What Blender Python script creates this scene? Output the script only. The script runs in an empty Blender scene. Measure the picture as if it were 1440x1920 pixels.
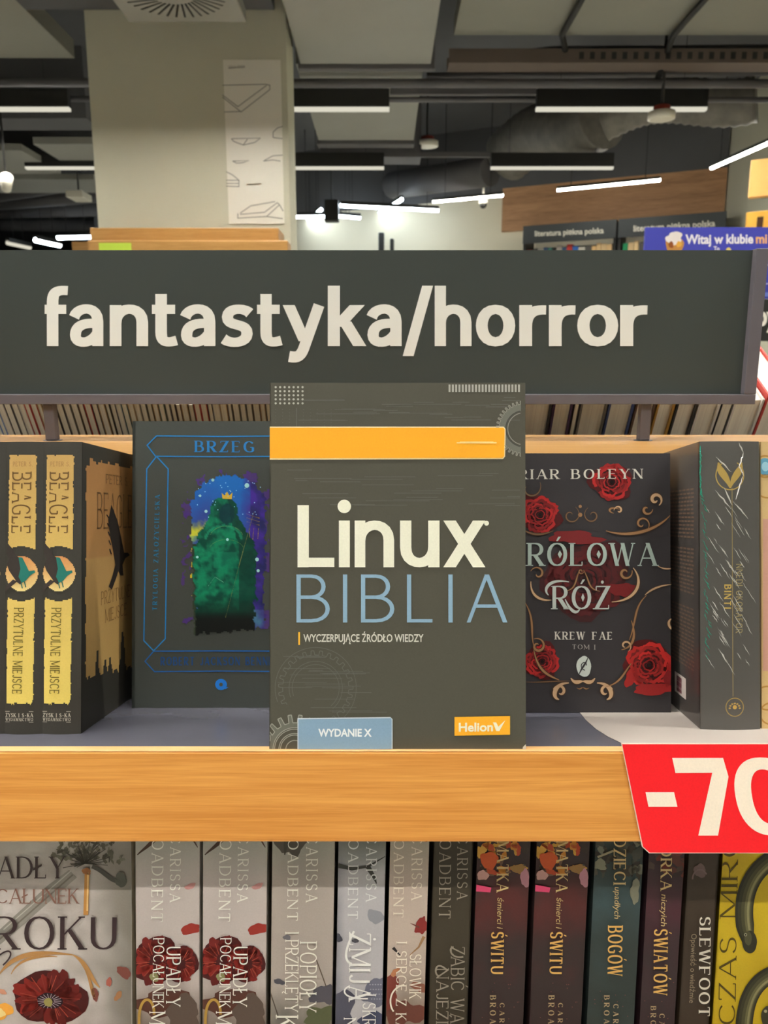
import bpy, math, random
from mathutils import Vector, Matrix, noise
random.seed(7)
R = math.radians
scene = bpy.context.scene
COL = scene.collection

# ---------------------------------------------------------------- camera, world, exposure
PITCH, FPX, EYE = R(11.0), 1442.0, 1.40
cam = bpy.data.cameras.new('camera')
cam.sensor_fit = 'VERTICAL'; cam.sensor_height = 36.0; cam.sensor_width = 27.0
cam.lens = 36.0 * FPX / 1920.0
cam.clip_start = 0.02; cam.clip_end = 60
cam.dof.use_dof = True; cam.dof.focus_distance = 0.52; cam.dof.aperture_fstop = 16.0
camera = bpy.data.objects.new('camera', cam); COL.objects.link(camera)
camera.location = (0, 0, EYE); camera.rotation_euler = (math.pi/2 - PITCH, 0, 0)
scene.camera = camera
scene.view_settings.view_transform = 'Standard'; scene.view_settings.look = 'None'
scene.view_settings.gamma = 1.0; scene.view_settings.exposure = 0.0
scene.view_settings.use_curve_mapping = False
world = bpy.data.worlds.new('shop_air'); scene.world = world; world.use_nodes = True
world.node_tree.nodes['Background'].inputs[0].default_value = (0.9, 0.95, 1.0, 1)
world.node_tree.nodes['Background'].inputs[1].default_value = 0.05
LAMP = 355.0            # radiance of the recessed lamp strips
WARM = (1.0, 0.97, 0.90)
COOL = (0.80, 0.92, 1.0)

# ---------------------------------------------------------------- measuring helpers
CAM = Vector((0, 0, EYE))
FW = Vector((0, math.cos(PITCH), -math.sin(PITCH)))
DN = Vector((0, -math.sin(PITCH), -math.cos(PITCH)))
RT = Vector((1, 0, 0))
def ray(px, py): return FW + RT*((px-720)/FPX) + DN*((py-960)/FPX)
def at_y(px, py, y): d = ray(px, py); return CAM + d*(y/d.y)
def at_z(px, py, z): d = ray(px, py); return CAM + d*((z-EYE)/d.z)
def V(*a): return Vector(a)
def lin(c):
    def f(x):
        x /= 255.0
        return x/12.92 if x <= .04045 else ((x+.055)/1.055)**2.4
    return tuple(f(max(0, min(255, x))) for x in c[:3])
def mixc(a, b, t):
    t = max(0.0, min(1.0, t)); return tuple(a[i]+(b[i]-a[i])*t for i in range(3))

class Face:
    """a plane patch: world point = O + u*U + v*V, outward normal N, optional bulge over u"""
    def __init__(s, O, U, Vv, N, width=1.0, bulge=0.0):
        s.O, s.U, s.V, s.N, s.w, s.b = O, U, Vv, N.normalized(), width, bulge
    def at(s, u, v, off=0.0):
        k = max(0.0, 1-(2*u/s.w-1)**2) if s.b else 0
        return s.O + s.U*u + s.V*v + s.N*(off + s.b*k)
    def px(s, x, y):
        d = ray(x, y); o = s.O + s.N*(s.b*.6)
        m = Matrix((s.U, s.V, -d)).transposed()
        r = m.inverted() @ (CAM - o)
        return (r.x, r.y)

# ---------------------------------------------------------------- materials
def new_mat(name):
    m = bpy.data.materials.new(name); m.use_nodes = True
    nt = m.node_tree; b = nt.nodes['Principled BSDF']
    return m, nt, b
def plain(name, col, rough=.5, metal=0.0, var=.06, scale=8.0, spec=.5):
    m, nt, b = new_mat(name)
    tc = nt.nodes.new('ShaderNodeTexCoord'); n = nt.nodes.new('ShaderNodeTexNoise')
    n.inputs['Scale'].default_value = scale; n.inputs['Detail'].default_value = 4
    nt.links.new(tc.outputs['Object'], n.inputs['Vector'])
    r = nt.nodes.new('ShaderNodeValToRGB'); l = lin(col)
    r.color_ramp.elements[0].position = .3; r.color_ramp.elements[1].position = .7
    r.color_ramp.elements[0].color = (*[x*(1-var) for x in l], 1)
    r.color_ramp.elements[1].color = (*[min(1, x*(1+var)) for x in l], 1)
    nt.links.new(n.outputs['Fac'], r.inputs['Fac']); nt.links.new(r.outputs['Color'], b.inputs['Base Color'])
    b.inputs['Roughness'].default_value = rough; b.inputs['Metallic'].default_value = metal
    b.inputs['Specular IOR Level'].default_value = spec
    return m
def printed(name, rough=.45, spec=.4, coat=0.0):
    m, nt, b = new_mat(name)
    a = nt.nodes.new('ShaderNodeAttribute'); a.attribute_name = 'Col'
    tc = nt.nodes.new('ShaderNodeTexCoord'); n = nt.nodes.new('ShaderNodeTexNoise')
    n.inputs['Scale'].default_value = 900; n.inputs['Detail'].default_value = 2
    nt.links.new(tc.outputs['Object'], n.inputs['Vector'])
    mr = nt.nodes.new('ShaderNodeMapRange'); mr.inputs['To Min'].default_value = .93; mr.inputs['To Max'].default_value = 1.07
    nt.links.new(n.outputs['Fac'], mr.inputs['Value'])
    mx = nt.nodes.new('ShaderNodeVectorMath'); mx.operation = 'SCALE'
    nt.links.new(a.outputs['Color'], mx.inputs[0]); nt.links.new(mr.outputs['Result'], mx.inputs['Scale'])
    nt.links.new(mx.outputs['Vector'], b.inputs['Base Color'])
    b.inputs['Roughness'].default_value = rough; b.inputs['Specular IOR Level'].default_value = spec
    b.inputs['Coat Weight'].default_value = coat; b.inputs['Coat Roughness'].default_value = .18
    return m
def wood(name, dark, light, rough=.45, sc=(2.2, 55, 55)):
    m, nt, b = new_mat(name)
    tc = nt.nodes.new('ShaderNodeTexCoord'); mp = nt.nodes.new('ShaderNodeMapping')
    mp.inputs['Scale'].default_value = sc
    nt.links.new(tc.outputs['Object'], mp.inputs['Vector'])
    n = nt.nodes.new('ShaderNodeTexNoise'); n.inputs['Scale'].default_value = 2.0
    n.inputs['Detail'].default_value = 7; n.inputs['Roughness'].default_value = .62; n.inputs['Distortion'].default_value = .7
    nt.links.new(mp.outputs['Vector'], n.inputs['Vector'])
    r = nt.nodes.new('ShaderNodeValToRGB')
    r.color_ramp.elements[0].position = .36; r.color_ramp.elements[1].position = .62
    r.color_ramp.elements[0].color = (*lin(dark), 1); r.color_ramp.elements[1].color = (*lin(light), 1)
    w = nt.nodes.new('ShaderNodeTexNoise'); w.inputs['Scale'].default_value = 3.0; w.inputs['Detail'].default_value = 5; w.inputs['Distortion'].default_value = 1.6
    mp2 = nt.nodes.new('ShaderNodeMapping'); mp2.inputs['Scale'].default_value = (sc[0]*1.6, sc[1]*3.2, sc[2]*3.2)
    nt.links.new(tc.outputs['Object'], mp2.inputs['Vector']); nt.links.new(mp2.outputs['Vector'], w.inputs['Vector'])
    mx = nt.nodes.new('ShaderNodeMix'); mx.data_type = 'FLOAT'; mx.inputs['Factor'].default_value = .42
    nt.links.new(n.outputs['Fac'], mx.inputs['A']); nt.links.new(w.outputs['Fac'], mx.inputs['B'])
    nt.links.new(mx.outputs['Result'], r.inputs['Fac']); nt.links.new(r.outputs['Color'], b.inputs['Base Color'])
    b.inputs['Roughness'].default_value = rough
    return m
def pages_mat(name, col, sc):
    m, nt, b = new_mat(name)
    tc = nt.nodes.new('ShaderNodeTexCoord'); mp = nt.nodes.new('ShaderNodeMapping'); mp.inputs['Scale'].default_value = sc
    nt.links.new(tc.outputs['Object'], mp.inputs['Vector'])
    n = nt.nodes.new('ShaderNodeTexNoise'); n.inputs['Scale'].default_value = 1.0; n.inputs['Detail'].default_value = 3
    nt.links.new(mp.outputs['Vector'], n.inputs['Vector'])
    r = nt.nodes.new('ShaderNodeValToRGB'); l = lin(col)
    r.color_ramp.elements[0].position = .35; r.color_ramp.elements[1].position = .65
    r.color_ramp.elements[0].color = (*[x*.84 for x in l], 1); r.color_ramp.elements[1].color = (*[min(1, x*1.08) for x in l], 1)
    nt.links.new(n.outputs['Fac'], r.inputs['Fac']); nt.links.new(r.outputs['Color'], b.inputs['Base Color'])
    b.inputs['Roughness'].default_value = .8
    return m
def glow(name, col, s):
    m = bpy.data.materials.new(name); m.use_nodes = True; nt = m.node_tree
    nt.nodes.remove(nt.nodes['Principled BSDF'])
    e = nt.nodes.new('ShaderNodeEmission'); e.inputs['Color'].default_value = (*col, 1); e.inputs['Strength'].default_value = s
    nt.links.new(e.outputs[0], nt.nodes['Material Output'].inputs[0])
    return m
M = {}
M['print_matte'] = printed('printed_matte_card', .5, .3)
M['print_gloss'] = printed('printed_gloss_card', .3, .45)
M['pages'] = pages_mat('page_edges', (214, 203, 178), (1500, 30, 30))
M['pages_rear'] = pages_mat('page_edges_rear', (250, 244, 228), (420, 6, 6))  # page colour lifted, since little lamp light reaches these edges
M['oak'] = wood('oak_veneer', (206, 132, 52), (232, 164, 80))
M['oak_dimmed'] = wood('oak_veneer_dimmed', (158, 114, 58), (182, 138, 78))  # same oak, darkened in colour to tame lamp light and stand for shade
M['oak_edge'] = wood('oak_edge_band', (214, 164, 104), (228, 188, 134))
M['shelf_grey'] = plain('grey_laminate', (92, 92, 102), .22, 0, .05, 30)
M['sign_grey'] = plain('grey_powder_coat', (100, 97, 104), .45, 0, .04, 60)
M['sign_face'] = plain('charcoal_sign_face', (66, 73, 71), .36, 0, .03, 5)
M['letter'] = plain('white_vinyl', (246, 247, 240), .5, 0, .02, 20)
M['paper'] = plain('white_paper', (176, 167, 159), .6, 0, .03, 12)
M['black'] = plain('black_metal', (36, 36, 35), .5, 0, .1, 8)
M['dark'] = plain('dark_shelf_interior', (40, 36, 34), .7, 0, .1, 8)
M['ceil_dark'] = plain('dark_painted_ceiling', (88, 88, 90), .9, 0, .15, 1.2)
M['ceil_grey'] = plain('grey_ceiling_board', (134, 132, 122), .9, 0, .06, 1.4)
M['duct'] = plain('grey_duct_sheet', (146, 145, 138), .75, 0, .05, 2.5)
M['duct_dark'] = plain('dark_duct_sheet', (92, 90, 92), .7, 0, .12, 3)
M['foil'] = plain('aluminium_foil_duct', (112, 108, 100), .6, .1, .22, 14)
M['plaster'] = plain('cream_plaster', (192, 189, 168), .85, 0, .03, 3)
M['wall_white'] = plain('white_wall_paint', (232, 224, 200), .85, 0, .03, 2)
M['floor'] = plain('pale_shop_floor', (192, 193, 186), .5, 0, .08, 2)
M['wall_dark'] = plain('dark_wall_paint', (64, 66, 70), .85, 0, .1, 2)
M['wood_wall'] = wood('brown_wall_panel', (158, 116, 80), (196, 150, 108), .6, (1.0, 1.0, 9))
M['lamp_strip'] = glow('lamp_strip_glow', WARM, LAMP)
M['lamp_rim'] = glow('lamp_rim_glow', (1.0, .95, .78), .72)
M['lamp_wall'] = glow('wall_lamp_glow', (1.0, .97, .88), 40.0)
M['lamp_cool'] = glow('cool_lamp_glow', COOL, 26.0)
M['white_plastic'] = plain('white_plastic', (225, 220, 205), .5)
M['orange_panel'] = plain('orange_panel', (255, 180, 84), .5, 0, .05, 3)

# ---------------------------------------------------------------- mesh building
class MB:
    def __init__(s): s.v = []; s.f = []; s.c = []; s.m = []; s.sm = []
    def face(s, pts, col=(200, 200, 200), mi=0, smooth=False):
        i = len(s.v); s.v += [Vector(p) for p in pts]; s.f.append(list(range(i, i+len(pts))))
        cl = lin(col) if not isinstance(col, list) else None
        s.c.append([lin(c) for c in col] if cl is None else [cl]*len(pts)); s.m.append(mi); s.sm.append(smooth)
    def hexa(s, p, col=(200, 200, 200), mi=0):
        # p: 8 corners, bottom 0-3 then top 4-7
        for q in ((3, 2, 1, 0), (4, 5, 6, 7), (0, 1, 5, 4), (1, 2, 6, 5), (2, 3, 7, 6), (3, 0, 4, 7)):
            s.face([p[k] for k in q], col, mi)
    def box(s, a, b, col=(200, 200, 200), mi=0):
        x0, y0, z0 = a; x1, y1, z1 = b
        s.hexa([V(x0, y0, z0), V(x1, y0, z0), V(x1, y1, z0), V(x0, y1, z0),
                V(x0, y0, z1), V(x1, y0, z1), V(x1, y1, z1), V(x0, y1, z1)], col, mi)
    def obox(s, O, X, Y, Z, col=(200, 200, 200), mi=0):
        s.hexa([O, O+X, O+X+Y, O+Y, O+Z, O+X+Z, O+X+Y+Z, O+Y+Z], col, mi)
    def tube(s, pts, r, n=10, col=(200, 200, 200), mi=0, cap=True):
        pts = [Vector(p) for p in pts]; rs = r if isinstance(r, (list, tuple)) else [r]*len(pts)
        rings = []
        for i, p in enumerate(pts):
            t = (pts[min(i+1, len(pts)-1)] - pts[max(i-1, 0)]).normalized()
            a = t.cross(V(0, 0, 1)); a = a if a.length > 1e-3 else t.cross(V(0, 1, 0)); a.normalize(); b = t.cross(a)
            rings.append([p + (a*math.cos(2*math.pi*k/n) + b*math.sin(2*math.pi*k/n))*rs[i] for k in range(n)])
        for i in range(len(rings)-1):
            for k in range(n):
                s.face([rings[i][k], rings[i][(k+1) % n], rings[i+1][(k+1) % n], rings[i+1][k]], col, mi, True)
        if cap: s.face(rings[0][::-1], col, mi); s.face(rings[-1], col, mi)
    def build(s, name, mats, parent=None, loc=None, bevel=0.0):
        if not isinstance(mats, (list, tuple)): mats = [mats]
        base = Vector(loc) if loc is not None else (parent.location.copy() if parent else Vector((0, 0, 0)))
        if parent is not None and parent.parent is not None: base = base + parent.parent.location
        me = bpy.data.meshes.new(name)
        # weld equal corners so that solids are closed
        key = {}; vs = []; fs = []
        for f in s.f:
            g = []
            for i in f:
                k = (round(s.v[i].x, 6), round(s.v[i].y, 6), round(s.v[i].z, 6))
                if k not in key: key[k] = len(vs); vs.append(s.v[i]-base)
                g.append(key[k])
            fs.append(g)
        keep = [i for i, g in enumerate(fs) if len(set(g)) == len(g)]
        me.from_pydata(vs, [], [fs[i] for i in keep])
        at = me.color_attributes.new('Col', 'FLOAT_COLOR', 'CORNER')
        flat = []
        for i in keep:
            for c in s.c[i]: flat += [c[0], c[1], c[2], 1.0]
        at.data.foreach_set('color', flat)
        me.polygons.foreach_set('material_index', [s.m[i] for i in keep])
        me.polygons.foreach_set('use_smooth', [s.sm[i] for i in keep])
        for m in mats: me.materials.append(m)
        me.update()
        o = bpy.data.objects.new(name, me); COL.objects.link(o)
        if parent is not None: o.parent = parent
        else: o.location = base
        if bevel:
            b = o.modifiers.new('bevel', 'BEVEL'); b.width = bevel; b.segments = 2; b.limit_method = 'ANGLE'
        return o
def tag(o, label=None, cat=None, group=None, kind=None):
    if label: o['label'] = label
    if cat: o['category'] = cat
    if group: o['group'] = group
    if kind: o['kind'] = kind
    return o
def thing(name, loc, label, cat, group=None):
    o = bpy.data.objects.new(name, None); COL.objects.link(o); o.location = loc; o.empty_display_size = .05
    return tag(o, label, cat, group)
def dup(root, delta, label, group=None):
    r = root.copy(); COL.objects.link(r); r.location = root.location + Vector(delta); r['label'] = label
    if group: r['group'] = group
    for ch in root.children:
        c = ch.copy(); COL.objects.link(c); c.parent = r
        for g in ch.children:
            d = g.copy(); COL.objects.link(d); d.parent = c
    return r
def struct(name, mb, mat, label=None):
    o = mb.build(name, mat); o['kind'] = 'structure'
    if label: o['label'] = label
    o['category'] = name.split('_')[0]
    return o

# ---------------------------------------------------------------- lettering
def bez(p0, p1, p2, p3, n=10):
    return [tuple((1-t)**3*p0[k]+3*(1-t)**2*t*p1[k]+3*(1-t)*t*t*p2[k]+t**3*p3[k] for k in (0, 1)) for t in [i/n for i in range(1, n+1)]]
def parse(d):
    out = []
    for part in d.split(';'):
        part = part.strip()
        if not part: continue
        kind, rest = part[0], part[1:]
        toks = rest.replace('M', ' M ').replace('L', ' L ').replace('C', ' C ').split()
        pts = []; i = 0; curved = False
        while i < len(toks):
            t = toks[i]
            if t in 'ML': pts.append((float(toks[i+1]), float(toks[i+2]))); i += 3
            else:
                q = [float(x) for x in toks[i+1:i+7]]; curved = True
                pts += bez(pts[-1], q[0:2], q[2:4], q[4:6]); i += 7
        out.append((kind, pts, curved))
    return out
UP = {
 'A': (.72, 'nM0 0L.36 1;kM.36 1L.72 0;nM.13 .33L.59 .33'),
 'B': (.56, 'vM0 0L0 1;vM0 1L.25 1C.57 1 .57 .53 .25 .53L0 .53;vM.25 .53C.68 .53 .68 0 .25 0L0 0'),
 'C': (.68, 'vM.66 .8C.5 1.08 0 1.05 0 .5C0 -.05 .5 -.08 .66 .2'),
 'D': (.66, 'vM0 0L0 1;vM0 1L.2 1C.82 1 .82 0 .2 0L0 0'),
 'E': (.5, 'vM0 0L0 1;nM0 1L.5 1;nM0 .52L.42 .52;nM0 0L.5 0'),
 'F': (.5, 'vM0 0L0 1;nM0 1L.5 1;nM0 .5L.42 .5'),
 'G': (.7, 'vM.66 .8C.5 1.08 0 1.05 0 .5C0 -.05 .5 -.08 .68 .12L.68 .44;nM.44 .44L.7 .44'),
 'H': (.64, 'vM0 0L0 1;vM.64 0L.64 1;nM0 .52L.64 .52'),
 'I': (.02, 'vM.01 0L.01 1'),
 'J': (.34, 'vM.34 1L.34 .25C.34 -.05 .05 -.05 0 .15'),
 'K': (.6, 'vM0 0L0 1;nM.02 .42L.56 1;kM.2 .6L.6 0'),
 'L': (.46, 'vM0 0L0 1;nM0 0L.46 0'),
 'M': (.84, 'nM0 0L0 1;kM0 1L.42 .12;nM.42 .12L.84 1;vM.84 1L.84 0'),
 'N': (.66, 'nM0 0L0 1;kM0 1L.66 0;nM.66 0L.66 1'),
 'O': (.76, 'vM.38 1C.88 1 .88 0 .38 0C-.12 0 -.12 1 .38 1'),
 'P': (.54, 'vM0 0L0 1;vM0 1L.25 1C.64 1 .64 .45 .25 .45L0 .45'),
 'R': (.58, 'vM0 0L0 1;vM0 1L.25 1C.64 1 .64 .47 .25 .47L0 .47;kM.24 .47L.58 0'),
 'S': (.5, 'vM.47 .82C.4 1.05 .02 1.05 .02 .75C.02 .42 .5 .6 .5 .26C.5 -.06 .06 -.06 0 .2'),
 'T': (.64, 'vM.32 0L.32 1;nM0 1L.64 1'),
 'U': (.62, 'vM0 1L0 .34C0 -.11 .62 -.11 .62 .34L.62 1'),
 'V': (.68, 'kM0 1L.34 0;nM.34 0L.68 1'),
 'W': (.98, 'kM0 1L.25 0;nM.25 0L.49 1;kM.49 1L.73 0;nM.73 0L.98 1'),
 'X': (.64, 'kM0 1L.64 0;nM0 0L.64 1'),
 'Y': (.66, 'kM0 1L.33 .46;nM.66 1L.33 .46;vM.33 .46L.33 0'),
 'Z': (.58, 'nM0 1L.58 1;kM.58 1L0 0;nM0 0L.58 0'),
 '-': (.4, 'nM0 .42L.4 .42'), '.': (.02, 'vM.01 0L.01 .08'), ' ': (.3, ''),
}
ACUTE = {'Ó': 'O', 'Ć': 'C', 'Ś': 'S', 'Ź': 'Z', 'Ń': 'N'}
LOW = {   # x-height 1, heavy grotesque
 'f': (.60, 'vM.22 0L.22 1.08C.22 1.34 .36 1.37 .60 1.35;nM.02 .895L.56 .895'),
 'a': (.86, 'vM.10 .70C.16 .96 .72 1.02 .72 .60L.72 0;vM.72 .545C.42 .58 .135 .53 .135 .27C.135 .03 .55 .03 .72 .33'),
 'n': (.94, 'vM.14 0L.14 1;vM.14 .56C.14 1.0 .80 1.02 .80 .58L.80 0'),
 't': (.66, 'vM.25 1.27L.25 .34C.25 .08 .42 .07 .64 .14;nM.02 .895L.60 .895'),
 's': (.80, 'vM.72 .80C.62 .93 .17 .96 .16 .71C.16 .44 .66 .60 .65 .30C.64 .06 .22 .04 .06 .18'),
 'y': (1.0, 'kM.13 1L.52 .12;kM.87 1L.50 -.05C.42 -.26 .33 -.29 .14 -.25'),
 'k': (.88, 'vM.14 0L.14 1.47;kM.22 .47L.70 1;kM.40 .60L.76 0'),
 '/': (.62, 'kM.06 -.24L.56 1.47'),
 'h': (.94, 'vM.14 0L.14 1.47;vM.14 .56C.14 1.0 .80 1.02 .80 .58L.80 0'),
 'o': (.94, 'vM.47 .895C.92 .895 .92 .105 .47 .105C.02 .105 .02 .895 .47 .895'),
 'r': (.60, 'vM.14 0L.14 1;vM.14 .48C.14 .80 .32 .90 .60 .88'),
 'L': (.80, 'vM.125 0L.125 1.33;nM.02 .105L.80 .105'),
 'i': (.25, 'vM.125 0L.125 1'),
 'u': (.86, 'vM.125 1L.125 .42C.125 -.02 .735 0 .735 .44;vM.735 0L.735 1'),
 'x': (.92, 'kM.14 1L.78 0;kM.78 1L.14 0'),
}
def ribbon(pts, kind, thick, thin):
    n = len(pts); P = []
    closed = n > 3 and abs(pts[0][0]-pts[-1][0]) < 1e-6 and abs(pts[0][1]-pts[-1][1]) < 1e-6
    for i in range(n):
        a = pts[i-1] if i > 0 else (pts[-2] if closed else pts[0])
        b = pts[i+1] if i < n-1 else (pts[1] if closed else pts[-1])
        dx, dy = b[0]-a[0], b[1]-a[1]; l = math.hypot(dx, dy) or 1
        w = {'n': thin, 'k': thick}.get(kind, thin + (thick-thin)*abs(dy/l)**1.3)
        nx, ny = -dy/l*w/2, dx/l*w/2
        P.append(((pts[i][0]+nx, pts[i][1]+ny), (pts[i][0]-nx, pts[i][1]-ny)))
    return [[P[i][0], P[i][1], P[i+1][1], P[i+1][0]] for i in range(n-1)]
def flatcap(pts, w):
    """a straight stroke whose two ends are cut level"""
    (x0, y0), (x1, y1) = pts; dx, dy = x1-x0, y1-y0; l = math.hypot(dx, dy)
    hw = w/2*l/abs(dy)
    return [[(x0-hw, y0), (x0+hw, y0), (x1+hw, y1), (x1-hw, y1)]]
class St(list):
    """one piece of a letter stroke; pieces of crossing strokes lie a hair apart"""
    def __init__(s, k, pts): list.__init__(s, pts); s.k = k
def layout_up(s, thick, thin, serif, gap):
    polys = []; x = thick/2; kst = 0
    for ch in s:
        base = ACUTE.get(ch, {'Ż': 'Z', 'Ł': 'L', 'Ą': 'A', 'Ę': 'E'}.get(ch, ch))
        w, d = UP[base]; strokes = parse(d)
        cnt = {}
        for _, p, _ in strokes:
            for e in (p[0], p[-1]): cnt[e] = cnt.get(e, 0)+1
        for kind, p, curved in strokes:
            straight = len(p) == 2 and not curved and abs(p[0][1]-p[1][1]) > .05
            if straight:
                wd = {'n': thin, 'k': thick}.get(kind, thick)
                q = flatcap(p, wd)
                if serif:
                    for e in (p[0], p[1]):
                        if e[1] not in (0.0, 1.0): continue
                        l = r = serif + wd/2
                        if cnt[e] > 1:
                            if e[0] != 0.0: continue
                            r = wd/2
                        y0, y1 = (0, thin*.8) if e[1] == 0 else (1-thin*.8, 1)
                        q.append([(e[0]-l, y0), (e[0]+r, y0), (e[0]+r, y1), (e[0]-l, y1)])
            else:
                ins = [(a, thin/2 + b*(1-thin)) for a, b in p]
                q = ribbon(ins, kind, thick, thin)
                if serif and not curved and base in 'EFLTZ':   # beaks on the arms
                    for e, sgn in ((ins[0], 1), (ins[-1], -1)):
                        if cnt.get((e[0], p[0][1]), 1) > 1 or abs(p[0][1]-.5) < .1: continue
                        dy = -.16 if p[0][1] > .5 else .16
                        q.append([(e[0]-thin*.4, e[1]), (e[0]+thin*.4, e[1]), (e[0]+thin*.4, e[1]+dy), (e[0]-thin*.4, e[1]+dy)])
            kst += 1; polys += [St(kst, [(a+x, b) for a, b in r]) for r in q]
        c = x + w/2
        if ch in ACUTE: polys.append([(c-.05, 1.08), (c+.03, 1.08), (c+.17, 1.27), (c+.05, 1.27)])
        if ch == 'Ż': polys.append([(c+.07*math.cos(k*math.pi/4), 1.16+.07*math.sin(k*math.pi/4)) for k in range(8)])
        if ch == 'Ł': polys.append([(x-.16, .36), (x-.16, .46), (x+.26, .66), (x+.26, .56)])
        if ch in 'ĄĘ': polys += [[(a+x+w-.1, b) for a, b in r] for r in ribbon([(0, 0), (-.07, -.1), (-.03, -.2), (.08, -.2)], 'n', thick, max(thin, .05))]
        x += w + thick + gap
    return polys, x - thick/2 - gap
def layout_low(s, thick, thin, gap):
    polys = []; x = 0; kst = 0
    for ch in s:
        w, d = LOW[ch]
        for kind, p, curved in parse(d):
            if len(p) == 2 and abs(p[0][1]-p[1][1]) > .05: q = flatcap(p, thick*(.93 if kind == 'k' else 1))
            else: q = ribbon(p, kind, thick*(.93 if kind == 'k' else 1), thin)
            kst += 1; polys += [St(kst, [(a+x, b) for a, b in r]) for r in q]
        if ch == 'i': polys.append([(x+.125+.145*math.cos(k*math.pi/9), 1.31+.145*math.sin(k*math.pi/9)) for k in range(18)])
        x += w + gap
    return polys, x-gap
_bf = {}
def layout_bf(s, weight):
    if (s, weight) not in _bf:
        c = bpy.data.curves.new('letters', 'FONT'); c.body = s; c.size = 1; c.offset = weight; c.resolution_u = 4
        o = bpy.data.objects.new('letters', c); COL.objects.link(o)
        bpy.context.view_layer.update()
        me = bpy.data.meshes.new_from_object(o)
        vs = [(v.co.x, v.co.y) for v in me.vertices]; polys = [[vs[i] for i in p.vertices] for p in me.polygons]
        bpy.data.objects.remove(o); bpy.data.curves.remove(c); bpy.data.meshes.remove(me)
        x0 = min(v[0] for v in vs); x1 = max(v[0] for v in vs)
        _bf[(s, weight)] = ([[((a-x0), b/.70) for a, b in p] for p in polys], x1-x0)
    return _bf[(s, weight)]

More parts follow.
